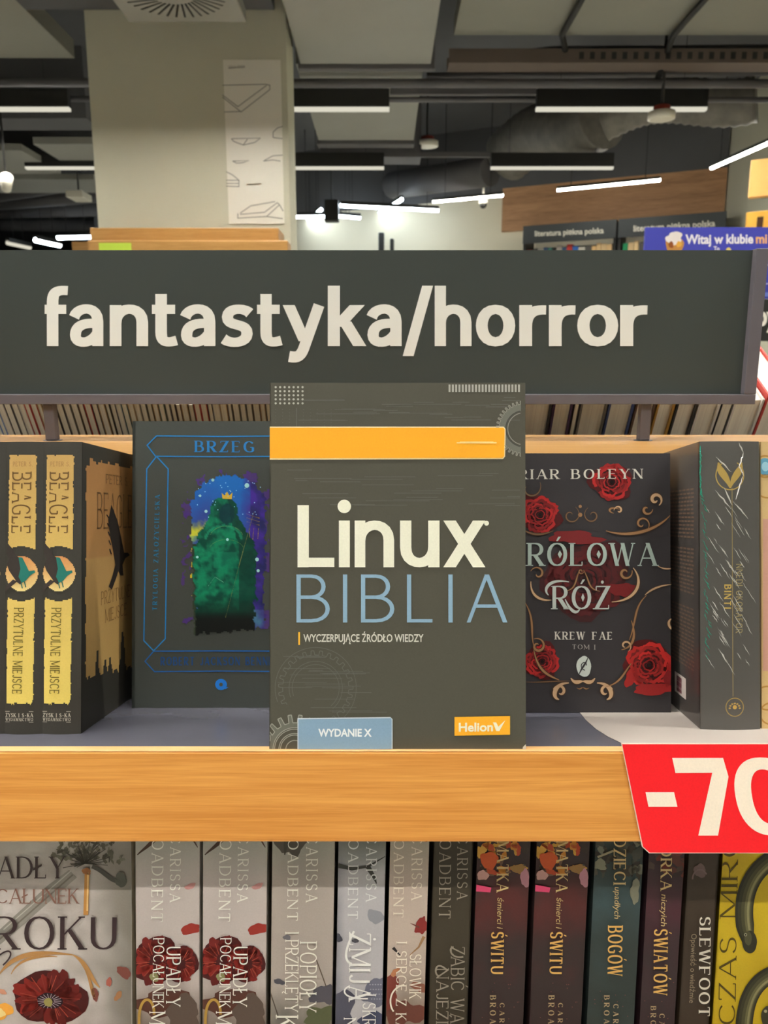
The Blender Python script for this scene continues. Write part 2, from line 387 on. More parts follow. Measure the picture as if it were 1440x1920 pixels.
class Art:
    """flat print on a Face; positions are given in photograph pixels measured on that face"""
    def __init__(s, face, mb, mi=0, clip=None): s.f, s.mb, s.mi, s.clip = face, mb, mi, clip
    def uv(s, p): return s.f.px(*p)
    def emit(s, pts, col, off):
        """add one printed polygon, trimmed to the edges of the cover"""
        if s.clip:
            e = .0001
            for ax, lim, sg in ((0, e, 1), (0, s.clip[0]-e, -1), (1, e, 1), (1, s.clip[1]-e, -1)):
                out = []
                for k in range(len(pts)):
                    p, q = pts[k-1], pts[k]; a, b = sg*(p[ax]-lim), sg*(q[ax]-lim)
                    if (a >= 0) != (b >= 0): t = a/(a-b); out.append((p[0]+(q[0]-p[0])*t, p[1]+(q[1]-p[1])*t))
                    if b >= 0: out.append((q[0], q[1]))
                pts = out
                if len(pts) < 3: return
        s.mb.face([s.f.at(u, v, off) for u, v in pts], col, s.mi)
    def poly(s, pts, col, layer=1): s.emit([s.uv(p) for p in pts], col, .00012*layer)
    def polyuv(s, pts, col, layer=1): s.emit(pts, col, .00012*layer)
    def grid(s, x0, y0, x1, y1, nx, ny, fn, layer=1):
        """fn(px,py) -> colour or None"""
        P = [[(x0+(x1-x0)*i/nx, y0+(y1-y0)*j/ny) for i in range(nx+1)] for j in range(ny+1)]
        C = [[fn(*p) for p in r] for r in P]
        cu = (lambda q: (min(max(q[0], .0001), s.clip[0]-.0001), min(max(q[1], .0001), s.clip[1]-.0001))) if s.clip else (lambda q: q)
        Q = [[s.f.at(*cu(s.uv(p)), .00012*layer) for p in r] for r in P]
        for j in range(ny):
            for i in range(nx):
                c = [C[j][i], C[j+1][i], C[j+1][i+1], C[j][i+1]]
                if any(k is None for k in c): continue
                s.mb.face([Q[j][i], Q[j+1][i], Q[j+1][i+1], Q[j][i+1]], c, s.mi)
    def line(s, pts, w, col, layer=2, taper=None):
        n = len(pts); L = []
        for i in range(n):
            p0, p1, p2 = pts[max(0, i-1)], pts[i], pts[min(n-1, i+1)]
            d1 = (p1[0]-p0[0], p1[1]-p0[1]); d2 = (p2[0]-p1[0], p2[1]-p1[1])
            if i == 0: d1 = d2
            if i == n-1: d2 = d1
            l1 = math.hypot(*d1) or 1; l2 = math.hypot(*d2) or 1
            t = (d1[0]/l1+d2[0]/l2, d1[1]/l1+d2[1]/l2); l = math.hypot(*t) or 1; t = (t[0]/l, t[1]/l)
            k = w*(taper(i/(n-1)) if taper else 1)/2 / max(.45, abs(t[0]*d1[0]+t[1]*d1[1])/l1)
            L.append(((p1[0]-t[1]*k, p1[1]+t[0]*k), (p1[0]+t[1]*k, p1[1]-t[0]*k)))
        for i in range(n-1): s.poly([L[i][0], L[i][1], L[i+1][1], L[i+1][0]], col, layer)
    def disc(s, c, rx, ry, col, layer=2, n=24):
        s.poly([(c[0]+rx*math.cos(2*math.pi*k/n), c[1]+ry*math.sin(2*math.pi*k/n)) for k in range(n)], col, layer)
    def blob(s, c, rx, ry, col, layer=2, n=18, rough=.15, rot=0, seed=0):
        rnd = random.Random(seed); n = max(26, n); ph = [rnd.uniform(0, 6.28) for _ in range(5)]; pts = []
        for k in range(n):
            a = 2*math.pi*k/n; r = 1 + rough*(.5*math.sin(2*a+ph[0]) + .45*math.sin(3*a+ph[1]) + .35*math.sin(5*a+ph[2]) + .2*math.sin(8*a+ph[3]))
            x, y = rx*r*math.cos(a), ry*r*math.sin(a)
            pts.append((c[0]+x*math.cos(rot)-y*math.sin(rot), c[1]+x*math.sin(rot)+y*math.cos(rot)))
        s.poly(pts, col, layer)
    def text(s, t, p0, p1, p2, col, layer=3, style='bf', weight=0.0, thick=.16, thin=.06, serif=.06, gap=.16, shear=0.0):
        """p0 baseline start, p1 baseline end, p2 point one cap height (x-height for 'low') above p0"""
        if style == 'bf': polys, w = layout_bf(t, weight)
        elif style == 'low': polys, w = layout_low(t, thick, thin, gap)
        else: polys, w = layout_up(t, thick, thin, serif, gap)
        a, b, c = (Vector(s.uv(p)) for p in (p0, p1, p2))
        ex = (b-a)/w; ey = c-a
        for q in polys:
            s.emit([tuple(a + ex*(x + shear*y*.4) + ey*y) for x, y in q], col, .00012*layer + .000012*(getattr(q, 'k', 0) % 6))
    def glyph(s, ch, x0, x1, ybase, yx, col, layer, thick, thin):
        """one heavy lowercase letter filling the given width"""
        polys, _ = layout_low(ch, thick, thin, 0)
        xs = [x for q in polys for x, _ in q]; a_, b_ = min(xs), max(xs)
        for q in polys:
            s.emit([s.uv((x0 + (x-a_)/(b_-a_)*(x1-x0), ybase + (yx-ybase)*y)) for x, y in q], col, .00012*layer + .000012*(getattr(q, 'k', 0) % 6))

# ================================================================ ROOM SHELL
CEIL = EYE + 1.95
def room():
    m = MB(); m.box((-9.4, -6.8, -.1), (5.2, 16.4, 0)); struct('floor', m, M['floor'], 'pale polished shop floor')
    m = MB(); m.box((-9.4, -6.8, CEIL), (5.2, 16.4, CEIL+.1)); struct('ceiling', m, M['ceil_dark'], 'dark painted concrete ceiling')
    m = MB(); m.box((-9.4, -6.8, 0), (5.2, -6.6, CEIL)); struct('wall_behind', m, M['wall_white'])
    m = MB(); m.box((-9.4, -6.6, 0), (-9.2, 16.2, CEIL)); struct('wall_left', m, M['wall_dark'])
    m = MB(); m.box((-9.4, 16.2, 0), (5.2, 16.4, CEIL)); struct('wall_far', m, M['wall_dark'])
    m = MB(); m.box((5.0, -6.6, 0), (5.2, 16.2, CEIL)); struct('wall_right', m, M['wall_white'])
WD = V(-.909, .417, 0)                 # direction of the slanting wall, towards the left and away
WN = V(-.417, -.909, 0)                # its normal, towards the shop
WP = V(1.02, 6.96, 0)
def slant_wall():
    e = WP - WD*1.75                    # its right end
    m = MB(); a = WP + WD*0.0; b = WP + WD*4.6
    m.obox(b, a-b, -WN*.2, V(0, 0, CEIL)); struct('wall_slanting', m, M['wall_white'], 'cream wall at the far end of the shop')
    m = MB(); m.obox(WP, e-WP, -WN*.2, V(0, 0, CEIL)); struct('wall_corner', m, M['wall_white'])
    zb = EYE + 1.10; zt = EYE + 1.45
    m = MB(); m.obox(WP + WN*.03 + V(0, 0, zb), e-WP, -WN*.03, V(0, 0, zt-zb))
    o = struct('trim_1', m, M['wood_wall'], 'brown wood panelling above the far bookcases')
    m = MB(); m.obox(WP + WN*.03 + V(0, 0, zt), (e-WP), -WN*.03, V(0, 0, CEIL-zt)); struct('trim_2', m, M['ceil_dark'], 'dark band of wall above the wood panelling')
    m = MB(); m.obox(b + WN*.02 + V(0, 0, zt-.06), a-b, -WN*.02, V(0, 0, CEIL-zt+.06)); struct('trim_3', m, M['ceil_dark'], 'dark band of wall above the cream far wall')
    m = MB(); m.obox(e, V(.12, -5.2, 0), V(.2, 0, 0), V(0, 0, CEIL)); struct('wall_side', m, M['plaster'], 'cream side wall right of the far bookcases')
    m = MB(); b2 = WP + WD*4.6; m.obox(b2, V(.0, 5.0, 0), V(.2, 0, 0), V(0, 0, CEIL)); struct('wall_return', m, M['wall_white'])
    return e
room(); WEND = slant_wall()

# square pillar with the poster
PX0, PX1, PY0, PY1 = -1.235, -.405, 3.5, 3.75
PTOP = EYE + 1.42
m = MB(); m.box((PX0, PY0, 0), (PX1, PY1, CEIL)); struct('pillar', m, M['plaster'], 'cream plastered square pillar')
# soffits and boards of the ceiling around it
m = MB(); m.box((-1.47, 1.2, PTOP), (-.45, 3.49, PTOP+.06)); struct('ceiling_recess', m, M['ceil_dark'], 'dark ceiling recess in front of the pillar')
m = MB(); m.box((-5.2, 1.0, PTOP), (-1.47, 4.0, PTOP+.08)); struct('ceiling_board_left', m, M['ceil_grey'], 'pale ceiling board left of the pillar')
m = MB(); m.box((.32, 1.0, PTOP+.05), (5.0, 3.87, PTOP+.13)); struct('ceiling_board_right', m, M['ceil_grey'], 'pale ceiling boards at top right')

# ================================================================ CEILING EQUIPMENT
LZ = EYE + 1.25
def lamp(x0, x1, y, label, group, rail=True, strip=None):
    """suspended black linear luminaire: housing, recessed strip behind a low rim, two wires"""
    t = thing('linear_ceiling_lamp', (.5*(x0+x1), y, LZ), label, 'ceiling lamp', group)
    h = MB(); w = .016
    h.box((x0, y-w-.006, LZ+.015), (x1, y+w+.006, LZ+.10)); h.build('housing', M['black'], t, bevel=.003)
    r = MB()
    for a, b in (((x0, y-w, LZ), (x1, y-w+.002, LZ+.0155)), ((x0, y+w-.002, LZ), (x1, y+w, LZ+.0155)),
                 ((x0, y-w+.005, LZ), (x0+.004, y+w-.005, LZ+.0155)), ((x1-.004, y-w+.005, LZ), (x1, y+w-.005, LZ+.0155))): r.box(a, b)
    r.build('rim', M['lamp_rim'], t)
    e = MB(); e.box((x0+.005, y-w+.004, LZ+.011), (x1-.005, y+w-.004, LZ+.0148)); e.build('light_strip', strip or M['lamp_strip'], t)
    for x in (x0+.12, x1-.12):
        k = MB(); k.tube([(x, y, LZ+.10), (x, y, min(CEIL, LZ+.6))], .002, 6); k.build('suspension_wire', M['black'], t)
    return t
ROWA, ROWB = 4.21, 5.41
SEG = [(-2.45, -1.59), (-.83, .027), (.769, 1.63)]
names = ['left of the pillar', 'just right of the pillar', 'at the right, in front of the foil duct']
for (a, b), n in zip(SEG, names): lamp(a, b, ROWA, 'black linear ceiling lamp %s, nearer row' % n, 'near row of linear lamps')
SEGB = [(-2.36, -1.45), (-.86, 0.0), (.703, 1.51)]
names = ['left of the pillar below the grey boards', 'right of the pillar below the big duct end', 'in front of the wood panelling']
for (a, b), n in zip(SEGB, names): lamp(a, b, ROWB, 'black linear ceiling lamp %s, farther row' % n, 'far row of linear lamps')
for y in (2.85, 1.78, .58, -.63, -1.84, -3.05):  # unseen rows; the rearmost is added behind the viewer for frontal fill
    for k in range(3):
        x0 = -2.45 + 1.6*k
        lamp(x0, x0+.86, y, 'black linear ceiling lamp in the unseen rows overhead, rearmost row added as fill', 'overhead rows of linear lamps')
def rail(x0, x1, y, label):
    m = MB(); m.box((x0, y-.012, LZ+.075), (x1, y+.012, LZ+.105)); tag(m.build('lamp_rail', M['duct_dark']), label, 'rail', 'rails between the linear lamps')
rail(.03, .766, ROWA, 'thin dark rail joining two linear lamps, nearer row')
rail(.003, .70, ROWB, 'thin dark rail joining two linear lamps, farther row')
def tube_lamp(p0, p1, r, mat, label, group, name='tube_lamp'):
    p0, p1 = Vector(p0), Vector(p1); mid = (p0+p1)/2
    t = thing(name, mid, label, 'ceiling lamp', group)
    d = (p1-p0).normalized(); s = d.cross(V(0, 0, 1)).normalized()
    h = MB(); h.obox(p0 - s*r + V(0, 0, r*.3), p1-p0, s*2*r, V(0, 0, r*1.6)); h.build('housing', M['black'], t)
    l = MB(); l.tube([p0, p1], r*.95, 10); l.build('tube', mat, t)
    for q in (p0 + d*.1, p1 - d*.1):
        k = MB(); k.tube([q + V(0, 0, r*1.9), V(q.x, q.y, CEIL)], .003, 5); k.build('suspension_wire', M['black'], t)
def lampz(px, py, dz=0.0): return at_z(px, py, LZ+dz)
tube_lamp(lampz(1045, 356), lampz(1238, 337), .012, M['lamp_wall'], 'bright white tube lamp in front of the wood panelling', 'bright tube lamps along the far wall')
tube_lamp(lampz(812, 378), lampz(943, 366), .012, M['lamp_wall'], 'bright white tube lamp in front of the cream wall, beside the camera dome', 'bright tube lamps along the far wall')
tube_lamp(lampz(1334, 315), lampz(1470, 255), .012, M['lamp_wall'], 'bright white tube lamp at the right edge above the orange panels', 'bright tube lamps along the far wall')
cool = [((638, 385), (822, 394), 'long one right of the crossing'), ((712, 399, .09), (753, 374, .09), 'short one crossing the long lamp'),
        ((553, 406), (615, 405), 'left one touching the pillar edge'), ((628, 404), (675, 408), 'short one right of the hanging box'), ((577, 414, .09), (602, 393, .09), 'tilted one nearest the pillar')]
for a, b, n in cool:
    tube_lamp(lampz(*a), lampz(*b), .017, M['lamp_cool'], 'bluish white tube lamp at the far end, ' + n, 'cool tube lamps at the far end')
for a, b, n in (((108, 445), (176, 443), 'longest, beside the pillar'), ((66, 450), (112, 460), 'second from the pillar'), ((14, 455), (56, 464), 'third from the pillar, dimmer')):
    tube_lamp(lampz(*a), lampz(*b), .026, M['lamp_cool'] if 'dim' not in n else M['lamp_rim'], 'white tube lamp far at the left above the sign, ' + n, 'tube lamps far at the left')

# large duct box running away from the viewer
t = thing('air_duct', (-.1, 3.8, EYE+1.36), 'large pale rectangular air duct right of the pillar', 'air duct')
def ductpart(name, x0, x1, y0, y1, z0, z1, mat):
    m = MB(); m.box((x0, y0, EYE+z0), (x1, y1, EYE+z1)); return m.build(name, mat, t, bevel=.004)
ductpart('duct_body', -.385, .215, 1.6, 3.86, 1.345, 1.60, M['duct'])
ductpart('duct_body', -.41, .185, 3.90, 5.15, 1.36, 1.58, M['duct'])
ductpart('flange', -.395, .235, 3.86, 3.90, 1.325, 1.62, M['duct_dark'])
ductpart('duct_end', -.42, .19, 5.16, 5.25, 1.34, 1.62, M['duct_dark'])
m = MB(); m.box((-.43, 5.55, EYE+1.36), (.25, 5.75, EYE+1.9)); tag(m.build('ceiling_beam', M['duct_dark']), 'dark cross beam behind the far end of the big duct', 'beam')
for k, (y, z) in enumerate(((4.02, 1.27), (4.35, 1.30))):
    m = MB(); m.tube([(-2.6, y, EYE+z+.05), (3.4, y+.02, EYE+z+.05)], .014 if k else .02, 10)
    tag(m.build('ceiling_pipe', M['duct_dark']), ('thin dark pipe crossing under the big duct, nearer' if not k else 'thin dark pipe crossing under the big duct, farther'), 'pipe', 'pipes crossing the ceiling')
# perforated cable tray at the edge of the right ceiling boards
t = thing('cable_tray', (1.7, 3.92, EYE+1.36), 'long rust-grey perforated cable tray at the top right', 'cable tray')
m = MB(); m.box((.30, 3.885, EYE+1.36), (2.2, 3.895, EYE+1.42)); m.box((.30, 3.995, EYE+1.36), (2.2, 4.005, EYE+1.42)); m.box((.30, 3.895, EYE+1.36), (2.2, 3.995, EYE+1.366))
m.build('tray', plain('rusty_grey_metal', (96, 84, 76), .7), t)
m = MB()
for k in range(25):
    x = .9 + .05*k; m.box((x, 3.883, EYE+1.375), (x+.022, 3.8845, EYE+1.405))
o = m.build('slots', M['black'], t); o['kind'] = 'stuff'
# round duct sections and pipes on the right
def bentpipe(name, pts, r, mat, label, cat, group=None, n=14):
    m = MB(); m.tube(pts, r, n, cap=True); return tag(m.build(name, mat), label, cat, group)
def foil(p0, p1, r, label):
    p0, p1 = Vector(p0), Vector(p1); n = 34; pts = []; rs = []
    for i in range(n+1):
        f = i/n; pts.append(p0.lerp(p1, f) + V(0, 0, .05*math.sin(f*math.pi*1.6))); rs.append(r*(1 + .035*math.cos(i*math.pi)))
    m = MB(); m.tube(pts, rs, 20); return tag(m.build('foil_duct', M['foil']), label, 'air duct', 'crinkled foil ducts')
foil(at_y(952, 292, 6.3), at_y(1130, 206, 5.4), .19, 'crinkled silver foil duct bending down in the middle of the ceiling')
foil(at_y(1130, 226, 5.0), at_y(1420, 168, 4.6), .12, 'crinkled silver foil duct running to the right edge')
bentpipe('ceiling_pipe', [at_y(735, 348, 7.2), at_y(920, 321, 6.25)], .11, M['duct_dark'], 'grey round duct lying across behind the farther lamp row', 'pipe')
bentpipe('ceiling_pipe', [at_y(800, 143, 4.4), at_y(1500, 135, 4.5)], .018, M['duct_dark'], 'straight horizontal pipe above the right lamp', 'pipe', 'pipes on the right')
bentpipe('ceiling_pipe', [at_y(860, 140, 4.7), at_y(1030, 118, 4.6), at_y(1500, 112, 5.0)], .08, M['ceil_dark'], 'thick dark duct below the cable tray', 'pipe', 'pipes on the right')
bentpipe('ceiling_pipe', [at_y(1000, 178, 4.8), at_y(1220, 148, 4.6)], .02, M['duct_dark'], 'slanting thin pipe above the right lamp', 'pipe', 'pipes on the right')
bentpipe('ceiling_pipe', [V(.80, 1.5, EYE+1.445), V(.80, 3.8, EYE+1.445), at_y(1064, 112, 3.95)], .014, M['black'], 'dark pipe on the pale ceiling boards, left one', 'pipe', 'pipes on the boards')
bentpipe('ceiling_pipe', [V(1.30, 1.5, EYE+1.445), V(1.30, 3.8, EYE+1.445), at_y(1232, 150, 4.05)], .014, M['black'], 'dark pipe on the pale ceiling boards, right one', 'pipe', 'pipes on the boards')
# left part of the ceiling: beams, ducts and pipes receding
def lbox(name, px0, px1, py, y0, dy, h, mat, label, cat='beam'):
    a = at_y(px0, py, y0); b = at_y(px1, py, y0)
    m = MB(); m.box((a.x, y0, a.z), (b.x, y0+dy, a.z+h)); return tag(m.build(name, mat), label, cat)
lbox('ceiling_beam', -120, 162, 222, 4.5, .22, .36, M['ceil_dark'], 'dark deep beam behind the left lamp')
lbox('ceiling_panel', 62, 190, 270, 5.0, .5, .04, M['duct'], 'pale tilted ceiling panel left of the pillar', 'panel')
lbox('ceiling_panel', -150, 40, 282, 5.1, .6, .04, M['duct'], 'pale ceiling panel at the left edge', 'panel')
lbox('ceiling_beam', -160, 190, 302, 5.7, .2, .3, M['ceil_dark'], 'dark beam above the farther left lamp')
lbox('ceiling_panel', -160, 176, 336, 6.4, .5, .04, M['duct'], 'dusty pale panel behind the farther left lamp', 'panel')
for k, (p, q, r, n) in enumerate((((-30, 372, 7.5), (210, 335, 6.8), .05, 'uppermost'), ((-30, 384, 8), (210, 366, 7.6), .06, 'second from the top'), ((-30, 398, 9), (210, 392, 8.6), .07, 'thick, third from the top'),
                                  ((-30, 420, 10), (215, 424, 10), .08, 'lowest'))):
    bentpipe('ceiling_pipe', [at_y(*p), at_y(*q)], r, M['duct_dark'], 'dark pipe far left between lamp and sign, ' + n, 'pipe', 'pipes far at the left')
def plate(name, px, py, y, w, h, d, mat, label, cat):
    a = at_y(px, py, y); m = MB(); m.box((a.x-w/2, y-d/2, a.z-h/2), (a.x+w/2, y+d/2, a.z+h/2)); return tag(m.build(name, mat, bevel=.006), label, cat)
def stem_(px, py, y):
    p = at_y(px, py, y); m = MB(); m.tube([V(p.x, p.y, p.z+.02), V(p.x, p.y, CEIL)], .006, 6); return m
plate('hanging_light_box', 148, 368, 6.3, .13, .05, .2, M['white_plastic'], 'small pale box lamp hanging left of the pillar', 'lamp'); HB_ = bpy.data.objects['hanging_light_box']; stem_(148, 368, 6.3).build('stem', M['black'], HB_)
plate('projector_mount', 622, 396, 6.4, .11, .16, .1, M['black'], 'dark box hanging among the bluish lamps', 'box'); stem_(622, 396, 6.4).build('stem', M['black'], bpy.data.objects['projector_mount'])
# spot lamp at the left edge
t = thing('spot_lamp', at_y(12, 342, 4.4), 'white glowing spot lamp at the left edge', 'lamp')
p = at_y(12, 342, 4.4); d = V(.35, -.6, .45).normalized()
m = MB(); m.tube([p - d*.05, p + d*.04], [.026, .034], 16); m.build('lamp_head', M['white_plastic'], t)
m = MB(); m.tube([p + d*.041, p + d*.043], .03, 16); m.build('lens', glow('spot_glow', (1, .97, .9), 3.0), t)
m = MB(); m.tube([p + V(0, 0, .036), V(p.x, p.y, p.z+.5)], .006, 8); m.build('stem', M['black'], t)
# small round ceiling fittings
def fitting(px, py, y, r, label):
    p = at_y(px, py, y); t = thing('smoke_detector', p, label, 'detector', 'round white ceiling detectors')
    m = MB(); m.tube([p + V(0, 0, -.012), p + V(0, 0, -.008), p + V(0, 0, .022)], [r*.8, r, r], 26); m.build('disc', M['white_plastic'], t)
    m = MB(); m.tube([p + V(0, 0, .022), p + V(0, 0, .05)], r*.62, 18, (150, 60, 50)); m.build('base_ring', M['print_matte'], t)
    m = MB(); m.tube([p + V(0, 0, .05), p + V(0, 0, .4)], .008, 8); m.build('rod', M['black'], t)
fitting(801, 272, 5.6, .075, 'round white ceiling detector below the big duct end')
fitting(1240, 220, 4.02, .064, 'round white ceiling detector below the right lamp')
p = at_y(906, 383, 6.35); t = thing('camera_dome', p, 'small white security camera on the far cream wall', 'security camera')
m = MB(); m.tube([p + V(0, 0, .0), p + V(0, 0, .05)], .035, 16); m.build('body', M['white_plastic'], t)
m = MB(); m.tube([p + V(0, 0, -.03), p + V(0, 0, -.015), p], [.012, .026, .03], 16); m.build('lens', M['black'], t)
m = MB(); m.tube([p + V(0, 0, .05), p + V(0, 0, .2)], .008, 8); m.build('stem', M['white_plastic'], t)
# swirl air diffuser by the pillar
t = thing('ceiling_diffuser', (-.77, 3.1, EYE+1.32), 'square white ceiling diffuser with swirl slots above the pillar', 'diffuser')
dz = EYE + 1.31
m = MB(); m.box((-1.0, 2.86, dz), (-.54, 3.33, dz+.05)); m.build('plate', M['duct'], t, bevel=.004)
for k in range(36):
    a = 2*math.pi*k/36 + .15; c = V(-.77, 3.09, dz-.0012); u = V(math.cos(a), math.sin(a), 0); w = V(-u.y, u.x, 0)
    m = MB(); q = c + u*.085; s = (u + w*.35).normalized(); n_ = V(-s.y, s.x, 0)
    m.obox(q - n_*.004, s*.11, n_*.008, V(0, 0, .001)); m.build('slot', M['black'], t)
m = MB(); m.box((-.9, 2.95, dz+.051), (-.64, 3.2, PTOP-.001)); m.build('plenum_neck', M['duct_dark'], t)

# poster with line drawings on the pillar
PF = Face(V(PX0, PY0-.004, 0), V(1, 0, 0), V(0, 0, 1), V(0, -1, 0))
a = PF.px(418, 112); b = PF.px(533, 418)
t = thing('poster', PF.at(a[0], b[1]), 'tall white poster with line drawings of shelves on the pillar', 'poster')
m = MB(); m.box((PX0+a[0], PY0-.0035, b[1]), (PX0+b[0], PY0-.0005, a[1]), (222, 217, 204))
A = Art(PF, m); g = (128, 124, 116)
for pts in ([(428, 128), (458, 125)], [(417, 160), (498, 158), (506, 160), (506, 168), (452, 210), (446, 205), (417, 182)], [(417, 178), (446, 200), (500, 160)], [(420, 210), (452, 209)],
            [(434, 260), (488, 259), (478, 267), (456, 272), (438, 265), (434, 260)], [(456, 272), (464, 261)], [(512, 258), (512, 248), (520, 240), (530, 237)], [(512, 258), (530, 260)],
            [(436, 302), (466, 301), (456, 305), (444, 306), (436, 302)], [(494, 302), (512, 292), (530, 291)], [(494, 302), (512, 300), (526, 302)],
            [(424, 322), (436, 328), (448, 338), (448, 350), (424, 349)], [(424, 338), (448, 338)], [(424, 344), (448, 344)],
            [(446, 400), (446, 409), (500, 406), (524, 384), (520, 380), (496, 398), (450, 402)], [(450, 400), (470, 386), (516, 378)], [(500, 406), (530, 410)], [(524, 384), (531, 396)]):
    A.line(pts, 1.6, g, 2)
A.text('SERIA REGA', (428, 129), (460, 128), (428, 123), (150, 140, 130), 3)
for k in range(3): A.line([(462, 346+k*.1), (490, 345)], 2, (226, 196, 160), 2)
m.build('printed_sheet', M['print_matte'], t)
m = MB(); m.box((PX0+a[0], PY0-.0048, b[1]-.004), (PX0+b[0], PY0-.0036, b[1]+.004)); m.build('bottom_strip', M['white_plastic'], t)

# wooden bookcase standing against the pillar
BZ = at_y(300, 436, 3.42).z
t = thing('wooden_bookcase', (-.8, 3.3, 0), 'light wooden bookcase whose top shows in front of the pillar', 'bookcase')
m = MB(); m.box((-1.20, 3.30, .1), (-.43, 3.48, BZ)); m.build('cabinet_body', M['oak_dimmed'], t, bevel=.004)
zf = at_y(300, 452, 3.2).z
m = MB(); m.box((-1.17, 3.18, .1), (-.38, 3.29, zf)); m.build('front_cornice', M['oak_dimmed'], t, bevel=.004)
m = MB(); m.box((-1.18, 3.12, 0), (-.38, 3.47, .098)); m.build('plinth', M['black'], t)
a = at_y(184, 455, 3.17); b = at_y(246, 480, 3.17)
m = MB(); m.box((a.x, 3.1755, b.z), (b.x, 3.1785, a.z), (176, 200, 70)); tag(m.build('shelf_label', M['print_matte']), 'lime green label strip on the wooden bookcase top', 'label')
a = at_y(150, 456, 3.9); m = MB(); m.box((a.x-.02, 3.85, .0), (a.x+.09, 4.05, a.z)); tag(m.build('wooden_post', M['oak_dimmed']), 'reddish wooden post end left of the pillar', 'post')

# small black shapes showing above the sign on the cream wall
for px, py, w_, h_, lab in ((715, 452, .05, .13, 'black hanging speaker on the cream far wall, left of a narrower one'), (735, 462, .035, .12, 'narrow black hanging speaker on the cream far wall, right of a wider one')):
    p = at_y(px, py, 7.0); m = MB(); m.box((p.x-w_/2, 6.95, p.z-h_), (p.x+w_/2, 7.05, p.z+h_*.5))
    o = m.build('wall_speaker', M['black'], bevel=.01); tag(o, lab, 'speaker', 'black speakers on the far wall')
    m = MB(); m.tube([V(p.x, 7.0, p.z), V(p.x, 7.6, p.z)], .012, 8); m.build('bracket', M['black'], o)
ordn = ['first', 'second', 'third', 'fourth', 'fifth', 'sixth', 'seventh', 'eighth', 'ninth', 'tenth', '11th', '12th', '13th', '14th', '15th', '16th', '17th', '18th', '19th'] + ['%dth' % k for k in range(20, 80)]

# ================================================================ FAR BOOKCASES ALONG THE SLANTING WALL
BP = WP + WN*.36
FB = Face(V(BP.x, BP.y, 0), -WD, V(0, 0, 1), WN)            # front plane of the bookcases; v = height
def fb(px, py): return FB.px(px, py)
u0, zt = fb(981, 424); um = fb(1158, 414)[0]; u1 = fb(1362, 401)[0]
zb = fb(981, 457)[1]
def far_case(ua, ub, label, glabel, text_px):
    t = thing('wall_bookcase', FB.at((ua+ub)/2, 0), label, 'bookcase')
    m = MB(); m.obox(FB.at(ua, zb), FB.U*(ub-ua), -FB.N*.02, V(0, 0, zt-zb), (66, 70, 72))
    A = Art(FB, m)
    (xa, ya), (xb, yb), hh = text_px
    A.text('literatura piękna polska', (xa, ya), (xb, yb), (xa, ya-hh), (236, 232, 218), 12, weight=.022)
    m.build('header_sign', M['print_matte'], t)
    m = MB(); m.obox(FB.at(ua, 0, -.30), FB.U*(ub-ua), -FB.N*.02, V(0, 0, zb)); m.build('back_panel', M['dark'], t)
    for u in (ua, ub-.02):
        m = MB(); m.obox(FB.at(u, 0, -.021), FB.U*.02, -FB.N*.279, V(0, 0, zt-.002)); m.build('side_panel', M['black'], t)
    for z in (zb-.30, zb-.62, zb-.94, .1):
        m = MB(); m.obox(FB.at(ua+.021, z, -.02), FB.U*(ub-ua-.042), -FB.N*.279, V(0, 0, .02)); m.build('shelf', M['black'], t)
far_case(u0, um-.008, 'black wall bookcase with a white-lettered header, left one below the wood panelling', '', ((1003, 443), (1132, 437), 10))
far_case(um+.008, u1, 'black wall bookcase with a white-lettered header, right one partly behind the blue board', '', ((1188, 434), (1341, 424), 11))
cols = [(150, 60, 52), (70, 70, 72), (196, 190, 178), (60, 80, 110), (62, 120, 110), (52, 50, 50), (190, 180, 170), (70, 96, 130), (200, 70, 66), (60, 110, 190), (214, 208, 196), (90, 88, 86),
        (226, 186, 132), (224, 190, 140), (228, 196, 150), (226, 190, 140), (40, 150, 100), (226, 196, 150), (230, 200, 150), (90, 86, 84), (232, 110, 60), (235, 80, 64), (236, 74, 60), (60, 60, 62)]
cn = ['brick red', 'dark grey', 'off-white', 'slate blue', 'teal', 'black', 'pale grey', 'blue', 'red', 'bright blue', 'white', 'grey',
      'peach', 'sand', 'cream', 'tan', 'green', 'beige', 'light tan', 'charcoal', 'orange', 'scarlet', 'bright red', 'black']
x = 985.0; k = 0; zs = zb-.279
while x < 1240:
    wpx = random.uniform(8, 13); ua = fb(x, 466)[0]; ub = fb(x+wpx-1, 466)[0]
    if um-.03 < ub and ua < um+.03: x += 4; continue
    h = random.uniform(.232, .262); c = cols[k % len(cols)]
    t = thing('far_book', FB.at(ua, zs, -.06), '%s book on the far shelf under the header, %s from the left' % (cn[k % len(cn)], ordn[k]), 'book', 'books on the far wall shelf')
    m = MB(); m.obox(FB.at(ua, zs, -.05), FB.U*(ub-ua), -FB.N*.14, V(0, 0, h), c); m.build('cover', M['print_matte'], t)
    m = MB(); m.obox(FB.at(ua+.002, zs+.004, -.191), FB.U*(ub-ua-.004), -FB.N*.006, V(0, 0, h-.006)); m.build('pages', M['pages'], t)
    x += wpx; k += 1
